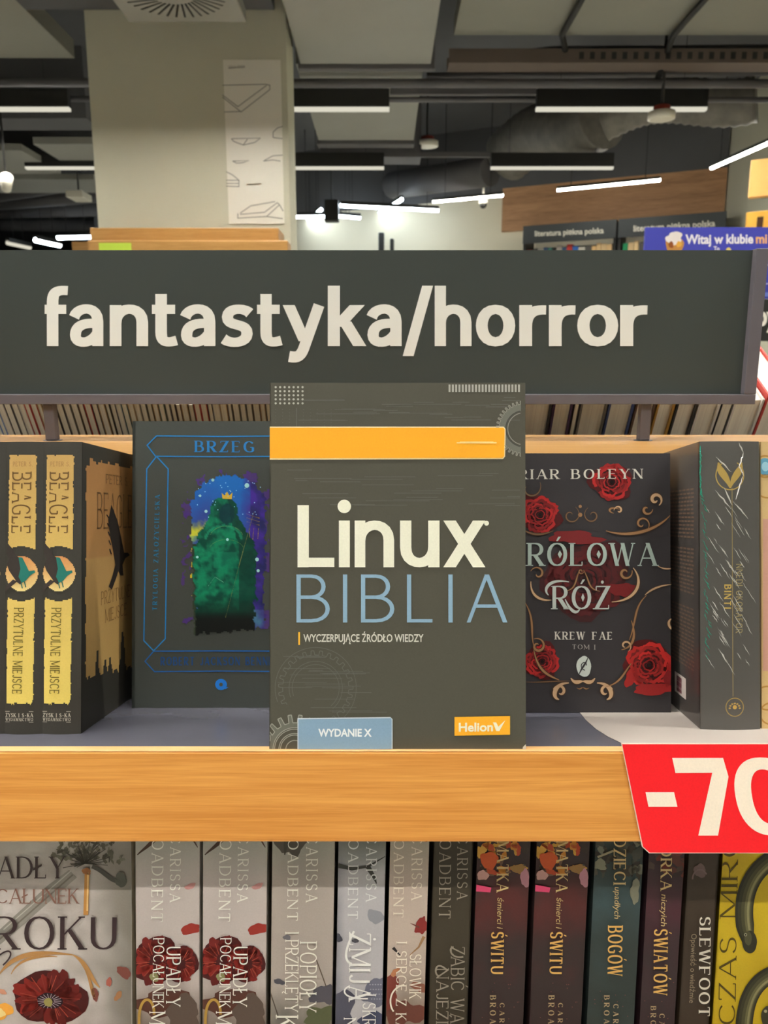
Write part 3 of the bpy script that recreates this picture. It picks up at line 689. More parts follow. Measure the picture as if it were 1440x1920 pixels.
# orange panels at the right edge
def side_box(px, pyt, pyb, y, yaw, ln, label, name, col, deep=.3, txt=False):
    c = at_y(px, (pyt+pyb)/2, y); zt_ = at_y(px, pyt, y).z; zb_ = at_y(px, pyb, y).z
    X = V(math.cos(yaw), math.sin(yaw), 0); Y = V(-math.sin(yaw), math.cos(yaw), 0)
    t = thing('orange_sign', V(c.x, y, zb_), label, 'sign')
    m = MB(); m.obox(V(c.x, y, zb_), X*ln, Y*.05, V(0, 0, zt_-zb_), col)
    if txt:
        f = Face(V(c.x, y, zb_), X, V(0, 0, 1), -Y); h = zt_-zb_
        A = Art(f, m)
        A.polyuv([(.055, h*.15), (.085, h*.15), (.085, h*.85), (.055, h*.85)], (84, 56, 34), 4)
        for j in range(3): A.polyuv([(.12, h*(.2+.22*j)), (.4, h*(.2+.22*j)), (.4, h*(.3+.22*j)), (.12, h*(.3+.22*j))], (232, 150, 50), 4)
    m.build('panel', M['print_matte'], t, bevel=.004)
    m = MB(); m.obox(V(c.x, y, zb_+.01) + Y*.051 + X*.05, X*(ln-.1), Y*.06, V(0, 0, zt_-zb_-.02)); m.build('mounting_frame', M['black'], t)
    for q in (.12, ln-.14):
        m = MB(); m.tube([V(c.x, y, zt_) + X*q + Y*.08, V(c.x, y, CEIL) + X*q + Y*.08], .004, 6); m.build('hanging_wire', M['black'], t)
side_box(1405, 300, 371, 4.30, R(-33), .8, 'plain glowing-orange hanging panel at the right edge, upper one', 'hanging_panel', (255, 196, 116))
side_box(1396, 398, 470, 4.22, R(-33), .8, 'orange-yellow hanging panel with brown mark at the right edge, lower one', 'hanging_panel', (250, 190, 84), txt=True)

# neighbouring gondola with the blue board and the black header
HY = 2.42
def hz(py): return at_y(1430, py, HY).z
def hx(px, py=500): return at_y(px, py, HY).x
t = thing('blue_board', V(hx(1212), HY, hz(562)), 'bright blue promotional board standing behind the right end of the sign', 'sign')
m = MB(); HF = Face(V(0, HY, 0), V(1, 0, 0), V(0, 0, 1), V(0, -1, 0))
m.box((hx(1211, 426), HY, hz(560)), (hx(1211, 426)+.78, HY+.012, hz(426)), (70, 74, 176))
A = Art(HF, m)
A.text('Witaj w klubie', (1285, 457), (1412, 456), (1285, 440), (240, 236, 240), 6, weight=.03)
A.text('mi', (1417, 456), (1438, 456), (1417, 439), (240, 180, 120), 6, weight=.03)
A.text('To', (1338, 470), (1349, 470), (1338, 462), (236, 230, 236), 6, weight=.03)
A.disc((1366, 470), 5, 6, (232, 210, 120), 6)
A.text('To się opłaca', (1431, 481), (1500, 481), (1431, 468), (232, 214, 130), 6, weight=.02)
for y in (497, 532): A.line([(1425, y), (1560, y)], 2.2, (190, 194, 230), 6)
A.poly([(1418, 548), (1560, 548), (1560, 556), (1418, 556)], (116, 136, 214), 6)
# a loose tan and white picture blob
A.blob((1265, 462), 15, 22, (196, 140, 74), 6, seed=3, rough=.2); A.blob((1264, 447), 16, 12, (232, 222, 216), 7, seed=5, rough=.2)
A.blob((1258, 459), 5, 6, (150, 84, 40), 8, seed=6); A.blob((1273, 458), 5, 6, (226, 170, 70), 8, seed=7)
m.build('printed_panel', M['print_matte'], t)
for x in (.1, .66):
    m = MB(); m.box((hx(1211, 426)+x, HY+.013, hz(640)), (hx(1211, 426)+x+.03, HY+.033, hz(430))); m.build('support_post', M['black'], t)
t = thing('header_sign', V(hx(1300), HY-.02, hz(642)), 'black header with white letters below the blue board at the right edge', 'sign')
m = MB(); m.box((hx(1240), HY-.04, hz(640)), (hx(1211)+.74, HY-.015, hz(563)), (46, 46, 44))
A = Art(Face(V(0, HY-.04, 0), V(1, 0, 0), V(0, 0, 1), V(0, -1, 0)), m)
A.text('kryminały', (1262, 618), (1452, 616), (1262, 580), (236, 232, 220), 6, weight=.03) if False else A.text('hobby', (1352, 610), (1459, 610), (1352, 573), (236, 232, 220), 6, weight=.03)
m.build('panel', M['print_matte'], t)
for x in (.12, .6):
    m = MB(); m.box((hx(1240)+x, HY-.035, .0), (hx(1240)+x+.025, HY-.018, hz(641))); m.build('post', M['sign_grey'], t)

# ================================================================ OUR GONDOLA
TH = R(11.5)
SX = V(1, 0, 0); SB = V(0, math.cos(TH), -math.sin(TH)); SC = V(0, math.sin(TH), math.cos(TH))
SO = V(0, .4547, EYE-.2432)                     # front edge of the tilted shelf
def S(x, t, h): return SO + SX*x + SB*t + SC*h
def shelf_px(px, py):                            # point on the shelf surface -> (x, t)
    return Face(SO, SX, SB, SC).px(px, py)
TH2 = R(6.0)
LB = V(0, math.cos(TH2), -math.sin(TH2)); LC = V(0, math.sin(TH2), math.cos(TH2))
d_ = ray(720, 1560); LT = CAM + d_*(.490/d_.y)   # spine plane passes here
LO = LT - LC*.186                                # bottom of the lower books' spines
ROLL = math.tan(R(1.3))
LZv = LC + SX*ROLL
XL, XR = -.62, .56
gond = thing('bookshop_gondola', (0, .62, 0), 'oak and grey bookshop shelf unit carrying the face-out books', 'shelf')
m = MB(); m.obox(S(XL, .0067, -.018), SX*(XR-XL), SB*.160, SC*.018); m.build('tilted_shelf', M['shelf_grey'], gond)
m = MB(); m.obox(S(XL, -.0045, -.0575), SX*(XR-XL), SB*.011, SC*.0572); o = m.build('front_rail', M['oak'], gond, bevel=.0012)
m = MB(); m.obox(S(XL, -.0043, -.0002), SX*(XR-XL), SB*.0107, SC*.0002); m.build('edge_band', M['oak_edge'], o)
HB = .0755
fy = .644; by = .818
m = MB(); m.box((XL, fy, EYE-HB-.03), (XR, by, EYE-HB)); m.build('top_board', M['oak_dimmed'], gond, bevel=.001)
m = MB(); a = S(0, .168, -.30); b = V(0, fy+.02, EYE-HB-.031)
m.hexa([V(XL, a.y, a.z), V(XR, a.y, a.z), V(XR, a.y+.018, a.z), V(XL, a.y+.018, a.z), V(XL, b.y, b.z), V(XR, b.y, b.z), V(XR, b.y+.018, b.z), V(XL, b.y+.018, b.z)]); m.build('back_panel', M['dark'], gond)
m = MB(); m.obox(LO + SX*XL - LB*.022 - LC*.0182, SX*(XR-XL), LB*.128, LC*.018); m.build('lower_shelf', M['shelf_grey'], gond)
m = MB(); m.obox(LO + SX*XL - LB*.042 - LC*.058, SX*(XR-XL), LB*.019, LC*.058); m.build('lower_front_rail', M['oak'], gond, bevel=.0012)
m = MB(); m.box((XL, .66, .0), (XR, .70, LO.z-.03)); m.build('lower_panel', M['dark'], gond)
m = MB(); m.box((XL, .35, .0), (XR, .655, .10)); m.build('plinth', M['black'], gond)
for x in (XL-.021, XR+.001):
    m = MB(); m.box((x, .40, .0), (x+.02, .80, EYE-HB-.032)); m.build('side_panel', M['oak'], gond)

# ---------------------------------------------------------------- hanging genre sign
SY = .758
def sx(px, py): return at_y(px, py, SY).x
def sz(py): return at_y(720, py, SY).z
sign = thing('genre_sign', (-.03, SY, EYE-HB), 'long charcoal shelf sign with white genre lettering in a grey frame', 'sign')
zt_, zb_ = sz(469), sz(757); fw = zb_ + .0095
xr = .5*(sx(1427, 470) + sx(1409, 757)); xi = xr - .0115; xl = -2*.035 - xr
SF = Face(V(0, SY-.004, 0), V(1, 0, 0), V(0, 0, 1), V(0, -1, 0))
m = MB(); m.box((xl+.011, SY-.004, fw-.002), (xi+.001, SY+.004, zt_-.0006)); m.build('sign_panel', M['sign_face'], sign)
m = MB()
A = Art(SF, m)
for ch, ga, gb in (('f', 84, 128), ('a', 130, 194), ('n', 206, 278), ('t', 285, 334), ('a', 338, 404), ('s', 414, 475), ('t', 482, 530), ('y', 530, 608), ('k', 614.6, 687), ('a', 687.5, 753), ('/', 755, 812),
                   ('h', 815, 884), ('o', 892, 966), ('r', 973.5, 1024), ('r', 1029, 1079), ('o', 1082, 1159), ('r', 1162.5, 1214)):
    A.glyph(ch, ga, gb, 649, 572, (230, 228, 212), 3, .29, .225)
A.mb.build('lettering', M['letter'], sign)
for nm, q in (('frame_bottom', ((xl, SY-.012, zb_), (xr, SY+.012, fw))), ('frame_side', ((xi, SY-.012, fw+.0002), (xr, SY+.012, zt_))), ('frame_side', ((xl, SY-.012, fw+.0002), (xl+.0115, SY+.012, zt_))),
              ('frame_top', ((xl+.0118, SY+.0045, zt_-.006), (xi-.0003, SY+.012, zt_)))):
    m = MB(); m.box(*q); m.build(nm, M['sign_grey'], sign, bevel=.0006)
for px in (97, 1207):
    x = sx(px, 800); m = MB(); m.box((x-.0052, SY-.005, EYE-HB+.0006), (x+.0052, SY+.005, zb_)); lg = m.build('sign_leg', M['sign_grey'], sign, bevel=.001)
    m = MB(); m.tube([V(x, SY, EYE-HB+.0001), V(x, SY, EYE-HB+.0005)], .009, 14); m.build('foot_plate', M['sign_grey'], lg)

# ================================================================ BOOK BUILDER
def book(name, label, cat, group, O, X, Y, Z, W, T, H, fcol, scol=None, bcol=None, hard=False, gloss=False, bulge=0.0, inset=None,
         front=None, spine=None, back=None, pages='pages', art_parts=True):
    """X runs from the spine to the fore-edge, Y from the front cover to the back cover, Z up"""
    scol = scol or fcol; bcol = bcol or fcol
    c = .0024 if hard else .0007
    ins = (.003 if hard else .0006) if inset is None else inset
    root = thing(name, O + X*(W/2) + Y*(T/2), label, cat, group)
    m = MB()
    nf = X.cross(Z); nf = nf if nf.dot(Y) < 0 else -nf
    ns = Y.cross(Z); ns = ns if ns.dot(X) < 0 else -ns
    ff = Face(O, X, Z, nf); fs = Face(O + Y*T, -Y, Z, ns, T, bulge); fb_ = Face(O + X*W + Y*T, -X, Z, -nf)
    m.obox(O, X*W, Y*c, Z*H, fcol); m.obox(O + Y*(T-c), X*W, Y*c, Z*H, bcol)
    n = 10 if bulge else 1
    for i in range(n):
        ua, ub = T*i/n, T*(i+1)/n
        pa, pb = fs.at(ua, 0), fs.at(ub, 0); k = X*c
        m.hexa([pa, pb, pb+k, pa+k, pa+Z*H, pb+Z*H, pb+k+Z*H, pa+k+Z*H], scol)
    m.obox(O - Y*0 + X*0, X*c, Y*c*1.5, Z*H, fcol)
    if front: front(Art(ff, m, 0, (W, H)))
    if spine: spine(Art(fs, m, 0, (T, H)))
    if back: back(Art(fb_, m, 0, (W, H)))
    m.build('cover', M['print_gloss' if gloss else 'print_matte'], root)
    p = MB(); g = c + .0002
    p.obox(O + X*(g if not bulge else c) + Y*g + Z*ins, X*(W - g - (ins if hard else .0005)), Y*(T-2*g), Z*(H-2*ins)); p.build('pages', M[pages], root)
    return root, ff, fs

# ---------------------------------------------------------------- leaning rows of books on the rear side of the gondola
GA = V(0, -.5, .866); GB = V(0, .866, .5)        # up the books / from fore-edge to spine
RT0 = at_y(1400, 742, .885)                      # a point on the upper front corner line
def rear_x(px, py=788):
    f = Face(V(0, RT0.y, RT0.z), SX, -GA, -GB); return f.px(px, py)[0]
rack = thing('rear_display_rack', (0, 1.0, 0), 'sloped shelf of the rear side, holding the leaning books behind the sign', 'shelf')
m = MB(); q = V(XL, RT0.y, RT0.z) - GA*.232 - GB*.02
m.obox(q, SX*(1.30), GB*.20, GA*.018); m.build('sloped_shelf', M['oak'], rack)
q = V(XL, RT0.y, RT0.z) - GA*.213 + GB*.150
m.obox(q, SX*(1.30), GB*.016, GA*.24); m2 = MB(); m2.obox(q, SX*1.30, GB*.016, GA*.17); m2.build('sloped_back', M['oak'], rack)
m = MB(); m.box((XL, .95, 0), (.68, .99, RT0.z-.26)); m.build('rack_support', M['dark'], rack)
RC = {'dark': (58, 55, 54), 'white': (232, 228, 220), 'navy': (70, 84, 130), 'red': (190, 66, 60), 'tan': (190, 156, 110), 'olive': (96, 92, 70), 'brown': (100, 74, 58), 'grey': (122, 118, 110),
      'purple': (78, 56, 88), 'teal': (60, 92, 92), 'gold': (180, 140, 66), 'blue': (90, 136, 200), 'green': (84, 104, 84), 'cream': (204, 190, 160)}
def rear_book(px0, px1, cname, idx, side, hgt, hard=False, gap=0.0012, pg='pages_rear'):
    xa, xb = rear_x(px0) + gap/2, rear_x(px1) - gap/2
    W = .135; O = V(xa, RT0.y, RT0.z) - GA*.2125 + GB*(W+.003)
    lab = '%s leaning book behind the sign, fore-edge showing, %s' % (cname, side)
    book('leaning_book', lab, 'book', 'leaning books behind the sign', O, -GB, SX, GA, W-.001, xb-xa, hgt, RC[cname], hard=hard, pages=pg)
left = 'navy white blue white dark grey white red red tan olive dark dark grey olive brown red dark tan olive dark white teal tan cream grey olive tan green grey dark brown tan olive red red dark white tan grey olive grey olive brown tan dark red red dark tan olive grey dark'.split()
x = -28.0; i = 0
while x < 520:
    w = random.choice((9, 10, 11, 12, 13, 14)); c = left[i % len(left)]
    rear_book(x, x+w, c, i, '%s from the left end' % ordn[i], .2 + random.uniform(-.002, .012), gap=.0006)
    x += w; i += 1
right = [(978, 1033, 'dark'), (1034, 1072, 'purple'), (1073, 1084, 'dark'), (1085, 1136, 'grey'), (1137, 1186, 'navy'), (1187, 1226, 'brown'), (1227, 1262, 'gold'), (1263, 1303, 'dark'), (1304, 1346, 'white'), (1347, 1368, 'dark'), (1369, 1424, 'white'), (1425, 1480, 'red')]
for k, (a, b, c) in enumerate(right):
    rear_book(a, b, c, k, '%s right of the grey book' % ordn[k], .205 + (.006 if k % 2 else 0), hard=(b-a) > 24, gap=.001)

# ================================================================ BOOKS ON THE TILTED SHELF
def fbm(x, y, s=.05, o=3, z=0.0):
    return noise.fractal(V(x*s, y*s, z), 1.0, 2.0, o)          # about -1..1
def arcpts(cx, cy, rx, ry, a0, a1, n=24):
    return [(cx+rx*math.cos(R(a0+(a1-a0)*i/n)), cy+ry*math.sin(R(a0+(a1-a0)*i/n))) for i in range(n+1)]
def spiral(cx, cy, r0, r1, a0, a1, n=40, sy=1.0):
    return [(cx+(r0+(r1-r0)*i/n)*math.cos(R(a0+(a1-a0)*i/n)), cy+sy*(r0+(r1-r0)*i/n)*math.sin(R(a0+(a1-a0)*i/n))) for i in range(n+1)]
def bz(*p, n=18): return [p[0]] + bez(*p, n=n)
def face_out(pxl, pxr, pyt, pyb, t):
    f = Face(S(0, t, 0), SX, SC, -SB)
    a = f.px(pxl, pyb); b = f.px(pxr, pyb); c = f.px(.5*(pxl+pxr), pyt)
    return a[0], b[0]-a[0], c[1]
def gear(A, c, r, n, col, layer, a0, a1, tooth, w=None, rin=0.0, xlo=506.5, xhi=976.5):
    """toothed wheel sector, filled ring or outline, kept inside the cover"""
    cl = lambda p: (max(xlo, min(xhi, p[0])), p[1])
    ro = []
    for k in range(n):
        s = a0+(a1-a0)*k/n; h = (a1-a0)/n
        for f, rr in ((0, r), (.28, r), (.36, r+tooth), (.68, r+tooth), (.76, r), (.999, r)): ro.append((R(s+h*f), rr))
    P = [cl((c[0]+rr*math.cos(a), c[1]+rr*math.sin(a))) for a, rr in ro]
    Q = [cl((c[0]+rin*math.cos(a), c[1]+rin*math.sin(a))) for a, rr in ro]
    for k in range(len(P)-1):
        if w:
            if P[k][0] in (xlo, xhi) and P[k+1][0] == P[k][0]: continue
            A.line([P[k], P[k+1]], w, col, layer)
        elif abs(P[k][0]-Q[k][0]) + abs(P[k+1][0]-Q[k+1][0]) > .01 or P[k][0] not in (xlo, xhi): A.poly([P[k], P[k+1], Q[k+1], Q[k]], col, layer)
def carc(A, cx, cy, r, a0, a1, w, col, layer):
    p = [q for q in arcpts(cx, cy, r, r, a0, a1, 60)]
    for k in range(60):
        if all(506.5 < q[0] < 976.5 and q[1] < 1406 for q in p[k:k+2]): A.line(p[k:k+2], w, col, layer)

# ---- the grey computing handbook in the middle
cover = (82, 80, 69)
def art_linux(A):
    pale = (150, 148, 138); faint = (98, 98, 92); cream = (240, 238, 216)
    for k in range(80):                                             # faint circuit lines
        rnd = random.Random(k); x = rnd.uniform(520, 960); y = rnd.choice((rnd.uniform(745, 790), rnd.uniform(880, 950), rnd.uniform(1220, 1370)))
        if y > 1200: x = rnd.uniform(520, 640)
        A.line([(x, y), (min(975, x+rnd.uniform(20, 110)), y)], 1.0, (100, 100, 93), 1)
    for k in range(7):
        for j in range(5): A.disc((517+8.4*k, 726+7.6*j), 2.1, 2.1, (186, 184, 172), 2, 10)
    for k in range(9):
        for j in range(10): A.disc((517+13*k, 768+6*j), .8, .8, faint, 1, 6) if j < 5 or k > 6 else None
    for k in range(22):                                             # barcode-like strip at top right
        x = 841+6.2*k; A.poly([(x, 721), (x+3.6, 721), (x+3.6, 735), (x, 735)], (178, 176, 166), 2)
    A.line([(556, 765), (556, 800)], 1.0, (104, 104, 98), 1)
    gear(A, (982, 804), 46, 20, (116, 116, 106), 2, 92, 268, 6, rin=34)
    gear(A, (982, 804), 46, 20, (150, 148, 136), 3, 92, 268, 6, w=1.2)
    carc(A, 982, 804, 34, 90, 270, 1.6, (72, 72, 68), 3); carc(A, 982, 804, 30, 90, 270, 1.4, pale, 3)
    # orange band with thin cream border, wrapping from the spine
    A.poly([(503.5, 800), (944, 800), (948, 804), (947, 856), (943, 861), (504, 862)], (250, 226, 176), 3)
    A.poly([(503.5, 802), (943, 802), (946, 805), (945, 855), (942, 858.5), (504, 859)], (255, 178, 40), 4)
    A.line([(856, 830.5), (931, 830.5)], 2.6, (255, 216, 140), 5); A.line([(862, 829), (925, 829)], 1.4, (255, 226, 160), 6)
    # gears at bottom left
    gear(A, (553, 1405), 50, 10, (112, 112, 102), 1, 180, 360, 15, rin=40)
    gear(A, (553, 1405), 50, 10, (158, 158, 146), 2, 180, 360, 15, w=1.6)
    for r in (41, 38, 30, 27, 17): carc(A, 553, 1405, r, 180, 360, 1.5, (156, 156, 144), 3)
    gear(A, (592, 1290), 62, 20, (104, 104, 96), 1, 150, 420, 8, w=1.2)
    for r in (50, 44, 76): carc(A, 592, 1290, r, 160, 410, 1.0, (102, 102, 94), 1)
    # lettering
    for ch, ga, gb in (('L', 558, 627), ('n', 665, 739), ('u', 750, 824), ('x', 831, 910)): A.glyph(ch, ga, gb, 1063.5, 976, cream, 4, .245, .2)
    A.poly([(635.5, 976), (656, 976), (656, 1063.5), (635.5, 1063.5)], cream, 4); A.disc((645.6, 949.5), 12.6, 12.6, cream, 4, 26)
    A.disc((912, 981), 4.6, 4.6, cream, 5, 16)
    A.text('BIBLIA', (556, 1167), (951, 1167), (556, 1077), (140, 172, 194), 4, 'up', thick=.085, thin=.07, serif=0, gap=.26)
    A.line([(561, 1185), (561, 1209)], 3.2, (250, 190, 60), 4)
    A.text('WYCZERPUJĄCE ŹRÓDŁO WIEDZY', (569, 1203), (794, 1203), (569, 1189), (214, 212, 198), 4, weight=.018)
    A.poly([(558, 1346), (732, 1344), (736, 1348), (736, 1405.5), (558, 1406)], (208, 216, 220), 5)
    A.poly([(559.6, 1348), (733, 1346), (734.4, 1349), (734.4, 1405.5), (559.6, 1406)], (134, 164, 188), 6)
    A.text('WYDANIE X', (597, 1380), (697, 1380), (597, 1366), (236, 240, 238), 7, weight=.03)
    A.poly([(852, 1344), (956, 1342), (956, 1377), (852, 1379)], (252, 180, 44), 5)
    A.text('Helion', (860, 1371), (924, 1370), (860, 1355), (244, 236, 206), 6, weight=.028)
    A.poly([(924, 1354), (930, 1354), (934, 1362), (947, 1350), (936, 1370), (930, 1370)], (244, 236, 206), 6)
    # worn lower right corner
    A.poly([(984, 1396), (986.5, 1394), (986.5, 1405), (979, 1405.5), (980, 1400)], (206, 202, 190), 7)
x0, w, h = face_out(505, 986, 718, 1405, 0.0)
book('computing_book', 'thick grey paperback with orange band and cream title standing in front of everything', 'book', None,
     S(x0, 0, .0001), SX, SB, SC, w, .040, h, cover, (70, 69, 60), front=art_linux)

# ---- the dark hardback with blue line frame
def art_brzeg(A):
    blue = (34, 126, 194); deep = (26, 96, 168)
    def z(x, y): return (x/2.742, 720+y/2.743)
    def ln(pts, c=blue, w=2.2): A.line([z(*p) for p in pts], w, c, 2)
    mx = 2*1143
    for sgn in (0, 1):
        def q(pts): return [(mx-x if sgn else x, y) for x, y in pts]
        ln(q([(1143, 270), (805, 267), (757, 315), (800, 372), (1143, 374)]))
        ln(q([(805, 372), (865, 437), (850, 1310), (790, 1372), (740, 1320), (755, 437), (805, 372)]))
        ln(q([(1143, 1372), (790, 1374), (746, 1426), (795, 1479), (1143, 1476)]), deep)
    A.text('BRZEG', z(1002, 350), z(1308, 352), z(1002, 292), (40, 124, 190), 3, 'up', thick=.2, thin=.06, serif=.07, gap=.26)
    A.text('TRYLOGIA ZAŁOŻYCIELSKA', z(808, 1165), z(822, 570), z(784, 1165), (24, 118, 166), 3, 'up', thick=.2, thin=.08, serif=.08, gap=.4)
    A.text('ROBERT JACKSON BENNETT', z(826, 1447), z(1466, 1446), z(826, 1403), (26, 74, 128), 3, 'up', thick=.24, thin=.12, serif=.0, gap=.2)
    c = z(1137, 1545); A.disc(c, 11, 10.5, (30, 126, 220), 3); A.disc(c, 3.4, 3.4, cover, 4); A.poly([(c[0]+6, c[1]+5), (c[0]+14, c[1]+5), (c[0]+8, c[1]+9)], (30, 126, 220), 3)
    # archway picture
    X0, X1 = z(890, 0)[0], z(1385, 0)[0]; Y0, Y1 = z(0, 440)[1], z(0, 1330)[1]
    def pic(px, py):
        x = px*2.742; y = (py-720)*2.743
        n1 = fbm(x, y, .012, 4); n2 = fbm(x, y, .035, 3, 5.0); n3 = fbm(x, y, .006, 3, 9.0)
        r = math.hypot((x-1175)/195, (y-640)/172) if y < 640 else abs(x-1175)/ (192 if y < 1000 else 185)
        edge = 1.0 + .07*n2
        bot = 1295 - (x-960)*.09 + 14*n2
        if y > bot: return None
        if r > edge:
            halo = r < 1.22 + .2*n1 and (y < 900 or n1 > .1)
            if halo and n1 + n2*.6 > .02: return mixc(cover, (74, 46, 128), .75+.3*n2)
            return None
        sky = mixc((30, 108, 190), (58, 70, 150), (y-500)/300 + .4*n3)
        if x > 1240: sky = mixc(sky, (78, 44, 140), (x-1240)/80 + .4*n1)
        if 690 < y < 860 and x < 1120: sky = mixc(sky, (206, 206, 60), 1.1-abs(y-770+ (x-1000)*.3)/60 + .5*n2)
        if y > 780: sky = mixc(sky, (40, 130, 170), .5+n1)
        # robed figure
        if y < 640: half = 68*math.sqrt(max(0, 1-((640-y)/58)**2))
        elif y < 700: half = 68 + (y-640)*.2
        elif y < 770: half = 80 + (y-700)*.75
        elif y < 880: half = 132 + 30*math.sin((y-770)/110*1.57)
        else: half = 162 - (y-880)*.03
        cx = 1150 + (8 if y > 800 else 0)
        inside = y > 585 and abs(x-cx) < half*(1+.10*n2)
        if inside:
            g = mixc((6, 74, 60), (16, 136, 98), .5 + 1.0*n1 + .7*n2)
            if x > cx+half*.45: g = mixc(g, (8, 52, 44), .7)
            if y > 1080: g = mixc(g, (14, 48, 38), (y-1080)/110)
            if y > 1170: g = mixc(g, (16, 20, 20), (y-1170)/40)
            if ((x-1168)/40)**2+((y-668)/52)**2 < 1: g = mixc(g, (8, 50, 62), .8)
            if abs(((x-cx)/92)**2+((y-800)/70)**2-1) < .16 and y < 800: g = mixc(g, (40, 160, 120), .6)
            if abs(y-905) < 40 and abs(x-cx) < 60: g = mixc(g, (20, 150, 110), .4)
            return g
        if x < 1010 and y > 820:
            k = .5+.9*n2
            return mixc((210, 190, 40), (22, 40, 46), 0 if k > .45 and x < 985 else .85)
        if y > 1160: return mixc((70, 120, 150), (60, 40, 120), .5+n1)
        if x > 1290: return mixc((70, 44, 150), (34, 40, 90), .5+n1)
        return sky
    A.grid(X0, Y0, X1, Y1, 84, 150, pic, 2)
    gold = (214, 176, 60)
    cr = [(1145, 590), (1140, 560), (1156, 574), (1168, 553), (1180, 574), (1196, 558), (1192, 592)]
    A.poly([z(*p) for p in cr], gold, 4)
    ln([(1160, 1200), (1230, 930), (1305, 660)], (150, 150, 90), 1.4)
    for k in range(3): ln([(1268, 668+20*k), (1334, 690+18*k)], gold, 1.6)
    ln([(1305, 740), (1300, 800)], gold, 1.4); ln([(1330, 740), (1326, 796)], gold, 1.4); ln([(1285, 740), (1283, 790)], gold, 1.4)
    ln(arcpts(1165, 790, 85, 60, 195, 345, 16), (120, 160, 90), 1.3); ln(arcpts(1165, 860, 92, 60, 200, 340, 16), (96, 140, 80), 1.1)
    ln([(1070, 1040), (1106, 992), (1150, 1020)], (120, 180, 150), 1.2)
    rnd = random.Random(4)
    for k in range(34):
        p = (rnd.uniform(1000, 1340), rnd.uniform(490, 700)); A.disc(z(*p), 1.1, 1.1, (150, 200, 230), 4, 6)
    for p, r_ in (((1270, 522), 4.5), ((1095, 494), 3), ((1322, 902), 3.6), ((1328, 960), 3), ((1060, 655), 3), ((1030, 575), 2.4), ((1170, 800), 2.6), ((1015, 890), 2.6)):
        A.disc(z(*p), r_, r_, (160, 214, 214), 5, 10)
x0, w, h = face_out(247, 583, 790, 1322, .1077)
book('fantasy_hardback', 'dark hardback with blue line frame and painted archway, left of the grey book', 'book', None,
     S(x0, .1077, .0001), SX, SB, SC, w, .028, h, (68, 72, 68), hard=True, front=art_brzeg, gloss=True)

# ---- the rose paperback
def rose(A, cx, cy, r, bright, seed, layer=3, dark=(46, 14, 17)):
    rnd = random.Random(seed)
    A.blob((cx, cy), r*1.0, r*.94, mixc(dark, bright, .22), layer, 24, .2, seed=seed)
    for ring, (rr, n) in enumerate(((.84, 6), (.68, 5), (.52, 5), (.37, 4), (.22, 3))):
        off = rnd.uniform(0, 6.28)
        for k in range(n):
            a = 2*math.pi*k/n + off + rnd.uniform(-.35, .35); da = math.pi/n*rnd.uniform(.95, 1.35); J = 9
            wob = [1 + rnd.uniform(-.07, .07) for _ in range(J+1)]
            def P(f, q, j): 
                t = a+da*(2*j/J-1); u = rr*r*f*wob[j]*(1-.16*abs(2*j/J-1)**2); return (cx+u*math.cos(t), cy+.94*u*math.sin(t))
            out = [P(1.16, 0, j) for j in range(J+1)]; inn = [P(.70, 0, j) for j in range(J, -1, -1)]
            A.poly(out+inn, mixc(dark, bright, rnd.uniform(.12, .55)), layer+1+ring)
            mid = [P(.96, 0, j) for j in range(J, -1, -1)]
            A.poly(out+mid, mixc(dark, bright, rnd.uniform(.55, 1.0)), layer+2+ring)
            A.line([P(.72, 0, j) for j in range(J+1)], r*.05, mixc(dark, (10, 6, 8), .3), layer+2+ring, taper=lambda f: math.sin(f*math.pi))
    A.disc((cx, cy), r*.10, r*.09, mixc(dark, (0, 0, 0), .4), layer+8, 10)
